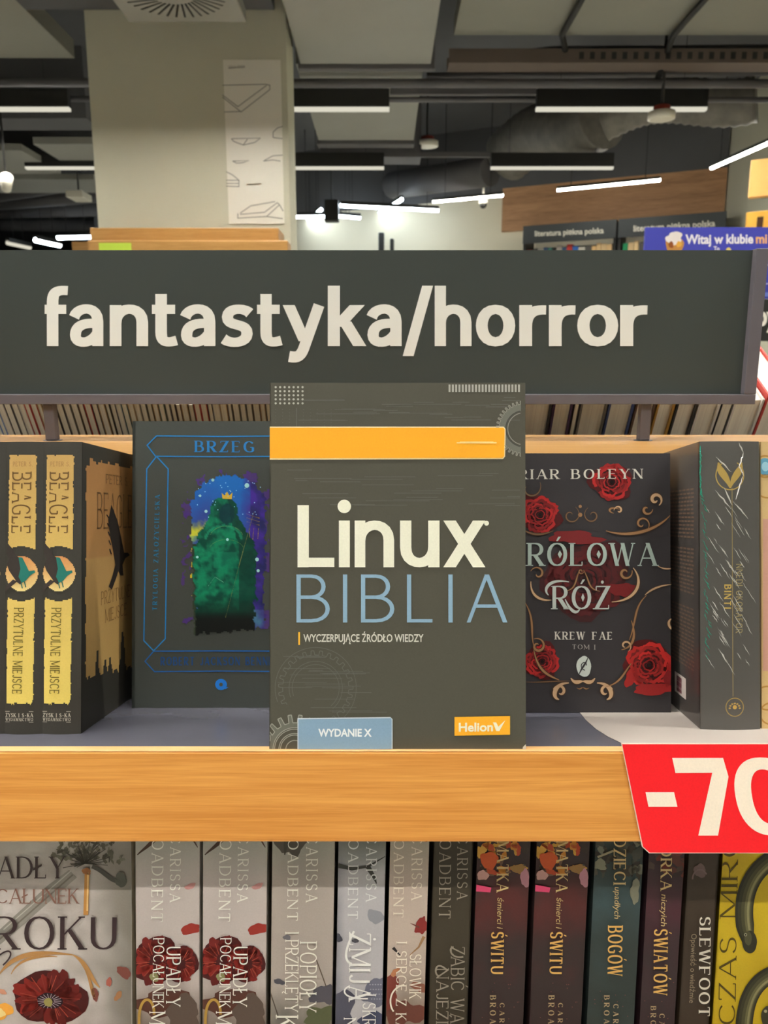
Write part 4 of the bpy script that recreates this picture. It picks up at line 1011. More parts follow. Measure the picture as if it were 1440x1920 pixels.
def art_briar(A):
    def z(x, y): return (960+x/2.744, 740+y/2.743)
    red = (186, 40, 40); gold = (150, 112, 76); gold2 = (192, 158, 122); silver = (176, 184, 178)
    # large dark rose behind the title
    rose(A, 1098, 1086, 78, (96, 30, 32), 11, 2, (56, 32, 34))
    A.blob((1078, 1008), 50, 12, (116, 34, 36), 10, 14, .3, seed=2); A.blob((1165, 1105), 24, 14, (112, 30, 32), 10, 12, .3, seed=3)
    rose(A, 1146, 904, 38, red, 21); rose(A, 1012, 965, 38, red, 22); rose(A, 1216, 1247, 47, (206, 48, 44), 23); rose(A, 1016, 1240, 34, red, 24)
    A.blob((1226, 1292), 38, 11, (150, 34, 34), 6, 16, .2, seed=9); A.blob((1184, 1268), 11, 20, (160, 38, 36), 6, 14, .2, rot=.4, seed=10)
    A.blob((1251, 1272), 7, 16, (120, 24, 28), 6, 14, .2, seed=12)
    tp = lambda f: .35+1.1*math.sin(f*math.pi)
    def sc(pts, w=4.0, c=gold):
        A.line([z(*p) for p in pts], w, (70, 50, 36), 13, tp); A.line([z(*p) for p in pts], w*.6, c, 14, tp)
    # scrollwork
    sc(bz((480, 700), (600, 740), (740, 700), (810, 620)), 6, gold); sc(spiral(665, 665, 6, 40, 30, 400), 4, gold)
    sc(spiral(735, 540, 34, 8, 60, -330), 7, gold2); sc(spiral(690, 590, 30, 6, 0, 300), 5, gold)
    sc(bz((550, 590), (500, 570), (480, 600), (520, 610)), 4); sc(spiral(545, 595, 24, 4, 180, 500), 4, gold2)
    sc(spiral(300, 620, 48, 8, -60, 330), 2.6, (120, 92, 66)); sc(spiral(410, 620, 44, 8, 240, -160), 2.6, (120, 92, 66))
    A.disc(z(348, 618), 4, 4, gold, 14); A.disc(z(348, 575), 3, 3, gold, 14)
    sc(bz((210, 700), (140, 730), (90, 720), (50, 690)), 4, (110, 84, 60)); sc(spiral(90, 480, 60, 20, -30, 200), 3, (110, 84, 60))
    sc(spiral(130, 920, 38, 8, 200, 520), 4, gold); sc(bz((95, 960), (90, 1040), (150, 1060), (200, 1055)), 5, gold2)
    sc(spiral(580, 915, 36, 8, -20, 340), 5, gold); sc(bz((620, 890), (680, 960), (640, 1060), (510, 1065)), 6, gold2)
    sc(bz((345, 900), (320, 960), (330, 1000), (270, 1010)), 3); sc(bz((365, 900), (400, 960), (385, 1000), (450, 1010)), 3); sc(spiral(352, 908, 14, 4, 0, 400), 2.4)
    sc(bz((820, 975), (740, 980), (700, 1010), (680, 1030)), 4, gold2); sc(bz((690, 1030), (620, 1090), (640, 1160), (600, 1260)), 4, gold)
    sc(bz((610, 1160), (640, 1240), (620, 1300), (560, 1310)), 5, gold); sc(spiral(580, 1290, 32, 6, 60, -260), 4, gold2)
    sc(bz((60, 1060), (120, 1150), (90, 1220), (110, 1290)), 4, gold); sc(spiral(130, 1290, 40, 8, -120, 300), 5, gold)
    sc(bz((110, 1310), (130, 1420), (180, 1440), (240, 1465)), 5, gold); sc(bz((70, 1475), (140, 1480), (200, 1470), (300, 1470)), 2.4, (110, 84, 60))
    for s in (1, -1):
        def mr(pts): return [(362+s*(x-362), y) for x, y in pts]
        sc(mr(bz((300, 1455), (320, 1490), (345, 1470), (362, 1472))), 8, gold2); sc(mr(bz((290, 1480), (210, 1480), (200, 1560), (240, 1565))), 9, gold2)
        sc(mr(spiral(244, 1525, 36, 8, 200, 480)), 6, gold2); sc(mr(bz((330, 1505), (350, 1520), (355, 1500), (362, 1505))), 2.4, gold)
    sc(bz((820, 1150), (790, 1160), (800, 1200), (830, 1210)), 5, gold2); sc(bz((480, 1500), (560, 1480), (570, 1430), (610, 1380)), 4, gold)
    sc(bz((745, 880), (780, 900), (800, 895), (820, 893)), 3, gold2)
    # title
    A.text('BRIAR BOLEYN', z(-30, 436), z(668, 432), z(-30, 386), (206, 202, 190), 18, 'up', thick=.17, thin=.06, serif=.09, gap=.30)
    A.text('KRÓLOWA', z(-22, 880), z(742, 880), z(-22, 762), (160, 176, 168), 18, 'up', thick=.17, thin=.055, serif=.07, gap=.13)
    for x in (243, 442): A.poly([z(x, 800), z(x+11, 820), z(x, 842), z(x-11, 820)], (160, 176, 168), 18)
    A.text('RÓŻ', z(205, 1102), z(502, 1102), z(205, 982), silver, 18, 'up', thick=.17, thin=.055, serif=.07, gap=.14)
    A.line([z(*p) for p in bz((290, 962), (190, 940), (150, 1000), (185, 1030))], 4, silver, 18, tp)
    A.line([z(*p) for p in bz((270, 1050), (300, 1120), (330, 1130), (345, 1100))], 4, silver, 18, tp)
    A.poly([z(361, 1020), z(370, 1042), z(361, 1064), z(352, 1042)], silver, 18)
    A.text('KREW FAE', z(218, 1257), z(512, 1258), z(218, 1217), (206, 202, 190), 18, 'up', thick=.2, thin=.07, serif=.1, gap=.28)
    A.text('TOM I', z(306, 1306), z(424, 1308), z(306, 1282), (160, 156, 150), 18, 'up', thick=.14, thin=.06, serif=.08, gap=.26)
    A.blob(z(366, 1395), 14, 19, (190, 198, 190), 18, 20, .05); A.line([z(*p) for p in bz((340, 1440), (352, 1400), (380, 1380), (385, 1350))], 2.4, (52, 50, 52), 19, tp)
    A.line([z(*p) for p in spiral(372, 1388, 26, 4, 90, 380)], 1.6, (52, 50, 52), 19)
xb = 1260
x0, w, h = face_out(925, 1258, 851, 1334, .0918)
book('rose_paperback', 'black paperback with red roses and pale ornate title, right of the grey book', 'book', None,
     S(x0, .0918, .0004), SX, SB, SC, w, .034, h, (54, 51, 53), (40, 38, 40), front=art_briar)

# ---- crow books, spine out
def art_crow_spine(A):
    dk = (58, 56, 50)
    rnd = random.Random(3)
    def rag(y, x0, x1, up, n=12): return [(x0+(x1-x0)*i/n, y+rnd.uniform(-3, 3)) for i in range(n+1)]
    def z(x, y): return (x/2.742, 720+y/2.743)
    def tan(y): return mixc((196, 158, 96), (236, 212, 110), (y-840)/470)
    def panel(y0, y1, holef):
        A.grid(82, y0, 144, y1, 44, 90, lambda x, y: tan(y) if holef(x, y) else None, 2)
    cx, cy = z(304, 975)
    L = lambda y: 87 - (y-850)*.014; Rr = lambda y: 140 - (y-850)*.014
    def inb(x, y): return L(y)+1.6*fbm(x, y, .2, 2) < x < Rr(y)+1.6*fbm(x, y, .2, 2, 3)
    panel(849, 1032, lambda x, y: inb(x, y) and y > 852+2.5*fbm(x, y, .3, 2) and math.hypot(x-cx, y-cy) > 50)
    panel(1118, 1326, lambda x, y: inb(x, y) and y < 1321+4*fbm(x, y, .35, 2) and math.hypot(x-cx, y-cy) > 50)
    A.grid(cx-33, cy-42, cx+33, cy+44, 40, 46, lambda x, y: mixc((216, 150, 92), (240, 222, 150), (y-cy+30)/70) if math.hypot((x-cx)/31.5, (y-cy)/34) < 1 else None, 3)
    # crow with teal breast
    A.poly([z(*p) for p in ((232, 820), (262, 850), (276, 880), (292, 890), (318, 960), (322, 1010), (300, 1030), (285, 1020), (262, 990), (240, 960), (228, 930), (240, 900), (225, 870))], (60, 54, 50), 5)
    A.poly([z(*p) for p in ((292, 890), (312, 892), (335, 940), (345, 962), (372, 958), (376, 968), (350, 985), (330, 1010), (308, 1022), (292, 990), (302, 950))], (40, 120, 108), 6)
    A.poly([z(*p) for p in ((285, 1015), (240, 1050), (220, 1070), (222, 1040), (262, 1005))], (66, 58, 54), 5)
    A.line([z(305, 1022), z(312, 1050)], 2, (40, 110, 100), 6); A.line([z(322, 1015), z(330, 1045)], 2, (40, 110, 100), 6)
    tx = (112, 84, 46)
    A.text('BEAGLE', z(258, 455), z(252, 768), z(358, 455), tx, 5, 'up', thick=.115, thin=.07, serif=.06, gap=.15)
    A.text('PETER S.', z(262, 424), z(362, 424), z(262, 400), (150, 112, 66), 5, 'up', thick=.12, thin=.08, serif=.04, gap=.25)
    A.text('PRZYTULNE MIEJSCE', z(268, 1150), z(256, 1592), z(320, 1150), (124, 110, 50), 5, 'up', thick=.15, thin=.09, serif=.03, gap=.14)
    for y in (1684, 1738): A.line([z(218, y), z(366, y)], 1, (180, 176, 160), 4)
    A.text('ZYSK I S-KA', z(220, 1712), z(365, 1712), z(220, 1692), (196, 192, 176), 4, 'up', thick=.22, thin=.1, serif=.06, gap=.2)
    A.text('WYDAWNICTWO', z(220, 1732), z(365, 1732), z(220, 1716), (190, 186, 170), 4, 'up', thick=.2, thin=.1, serif=.06, gap=.2)
def art_crow_front(A):
    def z(x, y): return (x/2.742, 720+y/2.743)
    f = A.f
    # cover print given directly in metres on the cover (u from the spine, v up)
    W_, H_ = CW, CH
    def uvgrid(u0, v0, u1, v1, nx, ny, fn):
        for j in range(ny):
            for i in range(nx):
                q = [(u0+(u1-u0)*(i+a)/nx, v0+(v1-v0)*(j+b)/ny) for a, b in ((0, 0), (1, 0), (1, 1), (0, 1))]
                c = [fn(*p) for p in q]
                if all(c): A.mb.face([f.at(u, v, .00014) for u, v in q], c, A.mi)
    def tan(u, v):
        e = .0025*fbm(u*1000, v*1000, .09, 3)
        if u < .006+e or u > W_-.004+e or v > .1905+e*1.5 - (.0 if u > .012 else .006): return None
        sk = .036 - .12*u*.9 + .004*fbm(u*1000, 0, .25, 2) + max(0, .018*math.exp(-((u-.029)/.0022)**2)) + .03*math.exp(-((u-.083)/.004)**2) + .013*math.exp(-((u-.055)/.002)**2) + .008*math.exp(-((u-.045)/.003)**2)
        if v < sk: return None
        return mixc((190, 150, 92), (176, 128, 78), (v-.05)/.12+.3*fbm(u*1000, v*1000, .02, 2)) if v > .12 else mixc((196, 160, 96), (190, 150, 92), (v-.05)/.07)
    uvgrid(.0, .012, W_, CH-.006, 60, 96, tan)
    def T(s, u0, u1, v, h, c, th): 
        polys, w = layout_up(s, th, th*.6, .04, .14)
        for q in polys: A.mb.face([f.at(u0+(u1-u0)*a/w, v+h*b, .0003) for a, b in q], c, A.mi)
    T('PETER S.', .045, .095, .174, .007, (130, 96, 60), .12); T('BEAGLE', .028, .104, .140, .027, (120, 88, 54), .08)
    T('PRZYTULNE', .036, .10, .084, .010, (140, 104, 58), .1); T('MIEJSCE', .044, .092, .070, .010, (140, 104, 58), .1)
    cr = [(570, 620), (600, 700), (622, 800), (636, 868), (655, 868), (664, 880), (642, 896), (627, 930), (632, 985), (617, 985), (606, 962), (590, 1010), (572, 1058), (556, 1042), (574, 990), (590, 930), (580, 860), (564, 780), (554, 700)]
    A.poly([z(*p) for p in cr], (52, 46, 42), 4)
    for k in range(5): A.line([z(558+3*k, 690+46*k), z(545+4*k, 672+44*k)], 2, (52, 46, 42), 4)
def spine_px(pxl, pxr, pyb, t):
    f = Face(S(0, t, 0), SX, SC, -SB); return f.px(pxl, pyb)[0], f.px(pxr, pyb)[0]
tB = .0354
xl_, xr_ = spine_px(76, 152, 1375, tB)
f_ = Face(S(0, tB, 0), SX, SC, -SB); CH = f_.px(110, 829)[1]; CW = .118
TB = xr_-xl_-.0004
beagle, _, _ = book('crow_paperback', 'black and tan crow paperback, spine out, the one showing its cover beside the blue-lined hardback', 'book', 'crow paperbacks at the left end',
      S(xr_, tB, .0001), SB, -SX, SC, CW, TB, CH, (58, 56, 50), (62, 60, 54), bulge=.0018, spine=art_crow_spine, front=art_crow_front)
dxb = spine_px(78, 152, 1375, tB)[0] - spine_px(8, 152, 1375, tB)[0]
dup(beagle, (-dxb, 0, 0), 'black and tan crow paperback, middle copy with its full spine showing at the left edge')
dup(beagle, (-2*dxb-.0006, 0, 0), 'black and tan crow paperback, leftmost copy almost cut off by the photo edge')

# ---- shrink-wrapped dark book
tN = .0457
xl_, xr_ = spine_px(1313, 1425, 1367, tN)
f_ = Face(S(0, tN, 0), SX, SC, -SB); NH = f_.px(1368, 829)[1]
def art_wrapped_spine(A):
    def z(x, y): return (960+x/2.744, 740+y/2.743)
    gold = (176, 146, 62)
    c = z(1118, 415)
    A.line(arcpts(c[0], c[1], 26, 27, -60, 240, 40), 2, gold, 3)
    for s in (1, -1):
        A.line([(c[0]+s*(x-1118)/2.744, 740+y/2.743) for x, y in bz((1118, 480), (1100, 420), (1050, 400), (1062, 350))], 7, gold, 3, lambda f: .4+1.0*math.sin(f*math.pi))
        A.line([(c[0]+s*(x-1118)/2.744, 740+y/2.743) for x, y in bz((1118, 470), (1130, 420), (1150, 400), (1180, 350))], 5, gold, 4, lambda f: .4+1.0*math.sin(f*math.pi))
    A.line([z(1128, 480), z(1133, 1550)], 1.3, (150, 128, 70), 2)
    c = z(1142, 1605); A.line(arcpts(c[0], c[1], 16.5, 17, 0, 360, 36), 1.8, (150, 124, 56), 3)
    A.disc(c, 4, 4, (196, 156, 60), 3)
    for k in range(7):
        a = R(180+k*30); A.disc((c[0]+9.5*math.cos(a), c[1]+2+9*math.sin(a)), 2.2, 1.6, (186, 150, 66), 3, 8)
    A.text('BINTI', z(1088, 975), z(1086, 1100), z(1124, 975), (196, 164, 74), 4, 'up', thick=.2, thin=.14, serif=0, gap=.2)
    A.text('NNEDI OKORAFOR', z(1148, 870), z(1146, 1225), z(1184, 870), (150, 134, 86), 4, 'up', thick=.16, thin=.12, serif=0, gap=.2)
def art_wrapped_back(A):
    rnd = random.Random(8); f = A.f
    for k in range(46):
        v = .168 - k*.0029
        if k in (13, 14, 27, 28, 29): continue
        u = .0; u0 = NW - (.012+rnd.uniform(0, .003)); u1 = NW - (.10 + rnd.uniform(-.02, .004))
        for j in range(9):
            a, b = u0+(u1-u0)*j/9, u0+(u1-u0)*(j+.8)/9
            A.mb.face([f.at(a, v, .0002), f.at(b, v, .0002), f.at(b, v+.0013, .0002), f.at(a, v+.0013, .0002)], (118, 88, 66), A.mi)
    for k in range(5):
        v0 = .045; A.mb.face([f.at(NW-.016-.004*k, v0-.014, .0002), f.at(NW-.017-.004*k, v0-.014, .0002), f.at(NW-.017-.004*k, v0, .0002), f.at(NW-.016-.004*k, v0, .0002)], (100, 30, 34), A.mi)
NW = .112; NX = (SB + SX*.10)
wrapb, wf, ws = book('wrapped_paperback', 'thick charcoal paperback in crinkled clear shrink film with gold emblem on its spine, right end', 'book', None,
      S(xr_, tN, .0004), NX, -SX, SC, NW, xr_-xl_, NH, (60, 57, 52), (66, 63, 57), (58, 50, 46), bulge=.0025, spine=art_wrapped_spine, back=art_wrapped_back, gloss=True)
# barcode sticker on its back cover, near the spine-side bottom
bf_ = Face(S(xr_, tN, .0004) - SX*(xr_-xl_), NX, SC, -SX)
a = bf_.px(1266, 1258); b = bf_.px(1287, 1312)
m = MB(); u0_, u1_ = .040, .062; v0_, v1_ = .022, .044
def bq(ua, va, ub, vb, off, col): m.face([bf_.at(ua, va, off), bf_.at(ub, va, off), bf_.at(ub, vb, off), bf_.at(ua, vb, off)], col)
ua_, ub_ = sorted((a[0], b[0])); va_, vb_ = sorted((a[1], b[1]))
m.hexa([bf_.at(ua_, va_, .0003), bf_.at(ub_, va_, .0003), bf_.at(ub_, va_, .0004), bf_.at(ua_, va_, .0004), bf_.at(ua_, vb_, .0003), bf_.at(ub_, vb_, .0003), bf_.at(ub_, vb_, .0004), bf_.at(ua_, vb_, .0004)], (206, 196, 190))
rnd = random.Random(2)
for k in range(12):
    v = va_ + (vb_-va_)*(.12+.065*k); bq(ua_+(ub_-ua_)*.35, v, ua_+(ub_-ua_)*.8, v+.0006+.0006*rnd.random(), .00055, (120, 60, 70))
tag(m.build('price_sticker', M['print_matte'], wrapb), 'white barcode sticker')
# the film itself: a thin glossy shell; raised creases tinted to paint in glints
def film_mat():
    mt, nt, b_ = new_mat('shrink_film')
    b_.inputs['Base Color'].default_value = (.85, .87, .86, 1); b_.inputs['Roughness'].default_value = .12
    tc = nt.nodes.new('ShaderNodeTexCoord'); n = nt.nodes.new('ShaderNodeTexNoise'); n.inputs['Scale'].default_value = 46; n.inputs['Detail'].default_value = 3
    nt.links.new(tc.outputs['Object'], n.inputs['Vector'])
    bp = nt.nodes.new('ShaderNodeBump'); bp.inputs['Strength'].default_value = .5; bp.inputs['Distance'].default_value = .004
    nt.links.new(n.outputs['Fac'], bp.inputs['Height']); nt.links.new(bp.outputs['Normal'], b_.inputs['Normal'])
    b_.inputs['Alpha'].default_value = .055
    return mt
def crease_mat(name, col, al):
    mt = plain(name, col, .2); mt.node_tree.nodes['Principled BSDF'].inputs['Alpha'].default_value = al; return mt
m = MB()
n = 14; Tn = xr_-xl_
for i in range(n):
    for j in range(24):
        q = [(Tn*(i+a_)/n, NH*(j+b_)/24) for a_, b_ in ((0, 0), (1, 0), (1, 1), (0, 1))]
        m.face([ws.at(u, v, .0009+.0003*fbm(u*1000, v*1000, .12, 2)) for u, v in q], (220, 220, 220), 0, True)
for j in range(24):
    q = [(NW*.0, NH*j/24), (NW, NH*j/24), (NW, NH*(j+1)/24), (0, NH*(j+1)/24)]
    m.face([bf_.at(u, v, .0009) for u, v in q], (220, 220, 220), 0, True)
rnd = random.Random(12)
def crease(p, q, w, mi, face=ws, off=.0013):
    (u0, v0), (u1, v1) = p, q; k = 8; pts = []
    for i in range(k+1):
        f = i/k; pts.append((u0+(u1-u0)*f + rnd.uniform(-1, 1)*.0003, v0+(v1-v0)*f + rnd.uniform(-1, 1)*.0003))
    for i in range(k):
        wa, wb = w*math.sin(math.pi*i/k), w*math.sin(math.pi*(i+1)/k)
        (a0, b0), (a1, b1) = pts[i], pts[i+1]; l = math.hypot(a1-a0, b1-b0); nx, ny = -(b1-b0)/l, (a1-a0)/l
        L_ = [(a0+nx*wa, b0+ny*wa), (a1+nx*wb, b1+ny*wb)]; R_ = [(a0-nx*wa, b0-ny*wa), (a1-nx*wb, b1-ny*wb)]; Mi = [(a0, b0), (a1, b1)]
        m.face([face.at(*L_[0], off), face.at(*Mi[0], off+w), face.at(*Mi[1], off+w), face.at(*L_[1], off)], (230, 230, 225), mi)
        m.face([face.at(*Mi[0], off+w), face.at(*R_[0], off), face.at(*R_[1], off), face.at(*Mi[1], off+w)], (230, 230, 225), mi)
def wz(x, y): return ws.px(960+x/2.744, 740+y/2.743)
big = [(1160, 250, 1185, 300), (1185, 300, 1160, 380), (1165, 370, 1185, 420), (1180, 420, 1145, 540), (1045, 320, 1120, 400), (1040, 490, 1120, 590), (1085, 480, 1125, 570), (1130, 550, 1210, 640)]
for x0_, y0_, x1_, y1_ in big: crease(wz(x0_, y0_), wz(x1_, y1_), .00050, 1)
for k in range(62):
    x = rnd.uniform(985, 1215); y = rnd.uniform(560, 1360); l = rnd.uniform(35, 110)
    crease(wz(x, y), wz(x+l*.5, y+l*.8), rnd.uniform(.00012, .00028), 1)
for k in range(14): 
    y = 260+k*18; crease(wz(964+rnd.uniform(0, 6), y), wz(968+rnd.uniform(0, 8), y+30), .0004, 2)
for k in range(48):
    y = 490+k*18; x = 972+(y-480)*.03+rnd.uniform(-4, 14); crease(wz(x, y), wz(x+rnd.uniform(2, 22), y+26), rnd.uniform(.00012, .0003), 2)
tag(m.build('shrink_film', [film_mat(), crease_mat('white_glint_crease', (236, 234, 226), .8), crease_mat('green_glint_crease', (40, 170, 140), .8)], wrapb), 'crinkled clear film')

# ---- ornate cream book cut by the right edge
xe0, _ = spine_px(1429, 1440, 1367, tN)
def art_ornate(A):
    def z(x, y): return (960+x/2.744, 740+y/2.743)
    A.disc(z(1300, 370), 13, 16, (90, 150, 176), 3); A.disc(z(1302, 370), 7, 9, (150, 196, 210), 4)
    for c, r_ in ((z(1300, 370), 20), (z(1312, 470), 22), (z(1312, 1560), 22), (z(1330, 1640), 20)): A.line(arcpts(c[0], c[1], r_, r_, 60, 320, 24), 3, (176, 132, 62), 3)
    A.poly([z(1290, 640), z(1420, 640), z(1420, 1420), z(1290, 1420)], (196, 150, 130), 2)
book('ornate_book', 'cream book with gold scrolls and a blue dot, cut by the right photo edge', 'book', None, S(xe0+.03, tN+.001, .0004), NX, -SX, SC, .11, .03, NH*1.0, (206, 176, 122), spine=art_ornate)

# ---- promotional sheet: white paper lying on the shelf with the red flap hanging over the rail
promo = thing('sale_flap', S(.24, 0, 0), 'white paper sheet with red minus seventy sale flap hanging over the shelf front', 'sale sign')
m = MB()
fsf = Face(SO, SX, SB, SC)
pts = [(1086, 1335), (1098, 1350), (1118, 1368), (1140, 1382), (1164, 1393.5)]
L_ = [fsf.px(*p) for p in pts]; xr2 = .40
for i in range(len(L_)-1):
    (xa, ta), (xb_, tb) = L_[i], L_[i+1]
    m.face([S(xa, ta, .0002), S(xb_, tb, .0002), S(xr2, tb, .0002), S(xr2, ta, .0002)], (235, 228, 222))
(xa, ta) = L_[0]; m.face([S(xa, ta, .0002), S(xr2, ta, .0002), S(xr2, ta+.03, .0002), S(xa+.004, ta+.03, .0002)], (235, 228, 222))
(xa, ta) = L_[-1]; tf = -.0062
m.face([S(xa, ta, .0002), S(xr2, ta, .0002), S(xr2, tf, .0012), S(xa+.001, tf, .0012)], (235, 228, 222))
o = m.build('white_sheet', M['paper'], promo); sd = o.modifiers.new('thickness', 'SOLIDIFY'); sd.thickness = .0002; sd.offset = 1
ff_ = Face(S(0, -.0064, 0), SX, SC, -SB)
m = MB()
def fl(px, py): return ff_.px(px, py)
outl = [(1165, 1394), (1204, 1588), (1217, 1600), (1760, 1600), (1760, 1394)]
q = [fl(*p) for p in outl]
m.face([ff_.at(u, v, -.0006) for u, v in q], (238, 205, 190))
m.face([ff_.at(u, v, 0) for u, v in q], (236, 205, 190))
for i in range(len(q)):
    (a0, b0), (a1, b1) = q[i], q[(i+1) % len(q)]; m.face([ff_.at(a0, b0, -.0006), ff_.at(a1, b1, -.0006), ff_.at(a1, b1, 0), ff_.at(a0, b0, 0)], (246, 220, 205))
A = Art(ff_, m)
A.poly([(1166.5, 1395.5), (1205.5, 1587), (1218, 1598.5), (1759, 1599), (1759, 1395.5)], (252, 32, 40), 1)
wht = (252, 236, 214)
def fz(x, y): return (1100+x/4.235, 1300+y/4.235)
A.poly([fz(*p) for p in ((466, 784), (693, 784), (720, 900), (490, 900))], wht, 2)
A.poly([fz(*p) for p in ((678, 512), (1082, 512), (1125, 660), (1042, 1128), (885, 1128), (996, 630), (704, 632))], wht, 2)
# slanted zero and percent sign (mostly past the edge of the photo)
def zero(cx, cy, rx, ry, w, sl):
    n = 48; o_, i_ = [], []
    for k in range(n+1):
        a_ = 2*math.pi*k/n; c_, s_ = math.cos(a_), math.sin(a_); se = lambda v: math.copysign(abs(v)**.86, v)
        ox, oy = rx*se(c_), ry*se(s_); ix, iy = (rx-w)*se(c_), (ry-w*.72)*se(s_)
        o_.append((cx+ox+sl*oy, cy+oy)); i_.append((cx+ix+sl*iy, cy+iy))
    for k in range(n): A.poly([fz(*o_[k]), fz(*o_[k+1]), fz(*i_[k+1]), fz(*i_[k])], wht, 2)
zero(1430, 818, 250, 310, 132, .17)
zero(1870, 640, 110, 130, 56, .17); zero(2140, 1000, 110, 130, 56, .17)
A.poly([fz(*p) for p in ((2130, 512), (2210, 512), (1870, 1128), (1790, 1128))], wht, 2)
m.build('red_flap', M['print_matte'], promo)

# ================================================================ BOOKS ON THE LOWER SHELF
lf = Face(LO, SX, LZv, -LB)
LH = .216
def lower(pxl, pxr, y=1740, dt=0.0):
    f = Face(LO + LB*dt, SX, LZv, -LB); return f.px(pxl, y)[0], f.px(pxr, y)[0]
def lbook(name, label, group, pxl, pxr, col, spine=None, dt=0.0, bulge=.0, H=LH, gloss=False, front=None):
    a, b = lower(pxl, pxr, 1740, dt); a += .0007; b -= .0007
    return book(name, label, 'book', group, LO + LB*dt + SX*b + LC*.0001, LB, -SX, LZv, .105, b-a, H, col, spine=spine, bulge=bulge, gloss=gloss, front=front)
def down(A, s, base, cap, y0, y1, col, layer=20, style='up', dx=0.0, **kw):
    sl = -.028*(y1-y0)
    if style == 'up': kw = dict(dict(thick=.15, thin=.06, serif=.06, gap=.16), **kw)
    A.text(s, (base+dx, y0), (base+dx+sl*.3, y1), (cap+dx, y0), col, layer, style, **kw)
def back(A, x0, x1, fn, y0=1540, y1=2010, nx=16, ny=44): A.grid(x0, y0, x1, y1, nx, ny, fn, 1)
def petal(A, x, y, r, c, seed, rot=0.0, layer=4, sq=.55): A.blob((x, y), r, r*sq, c, layer, 14, .18, rot, seed)
def poppy(A, cx, cy, rx, ry, seed, layer=4, core=True):
    rnd = random.Random(seed); dk = (74, 14, 14); lt = (150, 36, 26)
    A.blob((cx, cy), rx, ry, dk, layer, 26, .12, seed=seed)
    for k in range(16):
        a = 2*math.pi*k/16 + rnd.uniform(-.15, .15); f = rnd.uniform(.50, .78)
        A.blob((cx+rx*f*math.cos(a), cy+ry*f*math.sin(a)), rx*.30, ry*.24, mixc(dk, lt, rnd.uniform(.2, 1)), layer+1, 12, .25, a, seed+k)
    for k in range(22):
        a = rnd.uniform(0, 6.28); r0, r1 = rnd.uniform(.25, .4), rnd.uniform(.7, .95)
        A.line([(cx+rx*r0*math.cos(a), cy+ry*r0*math.sin(a)), (cx+rx*r1*math.cos(a+.1), cy+ry*r1*math.sin(a+.1))], 1.2, mixc(dk, (190, 80, 60), rnd.uniform(.3, 1)), layer+2)
    if core:
        A.blob((cx, cy+ry*.1), rx*.34, ry*.30, (44, 16, 26), layer+3, 16, .15, seed=seed)
        for k in range(18):
            a = 2*math.pi*k/18; A.line([(cx+rx*.12*math.cos(a), cy+ry*.1+ry*.12*math.sin(a)), (cx+rx*.32*math.cos(a), cy+ry*.1+ry*.28*math.sin(a))], 1, (190, 170, 180), layer+4)
        A.blob((cx-2, cy+ry*.14), rx*.12, ry*.16, (160, 150, 84), layer+5, 12, .1)
def thorn(A, pts, w, c=(70, 48, 34), layer=5): A.line(pts, w, c, layer, lambda f: 1.0-.85*f)
def author(A, x1, c1, x2, c2, e1, e2, col, dx=0.0):
    """the two words of the author line down the spine"""
    L1 = e1-(e1-1581)*7/6.; down(A, 'CARISSA', x1, c1, L1, e1, col, dx=dx, thick=.12, gap=.3)
    L2 = e2-(e2-1571)*9/7.; down(A, 'BROADBENT', x2, c2, L2, e2, col, dx=dx, thick=.12, gap=.26)

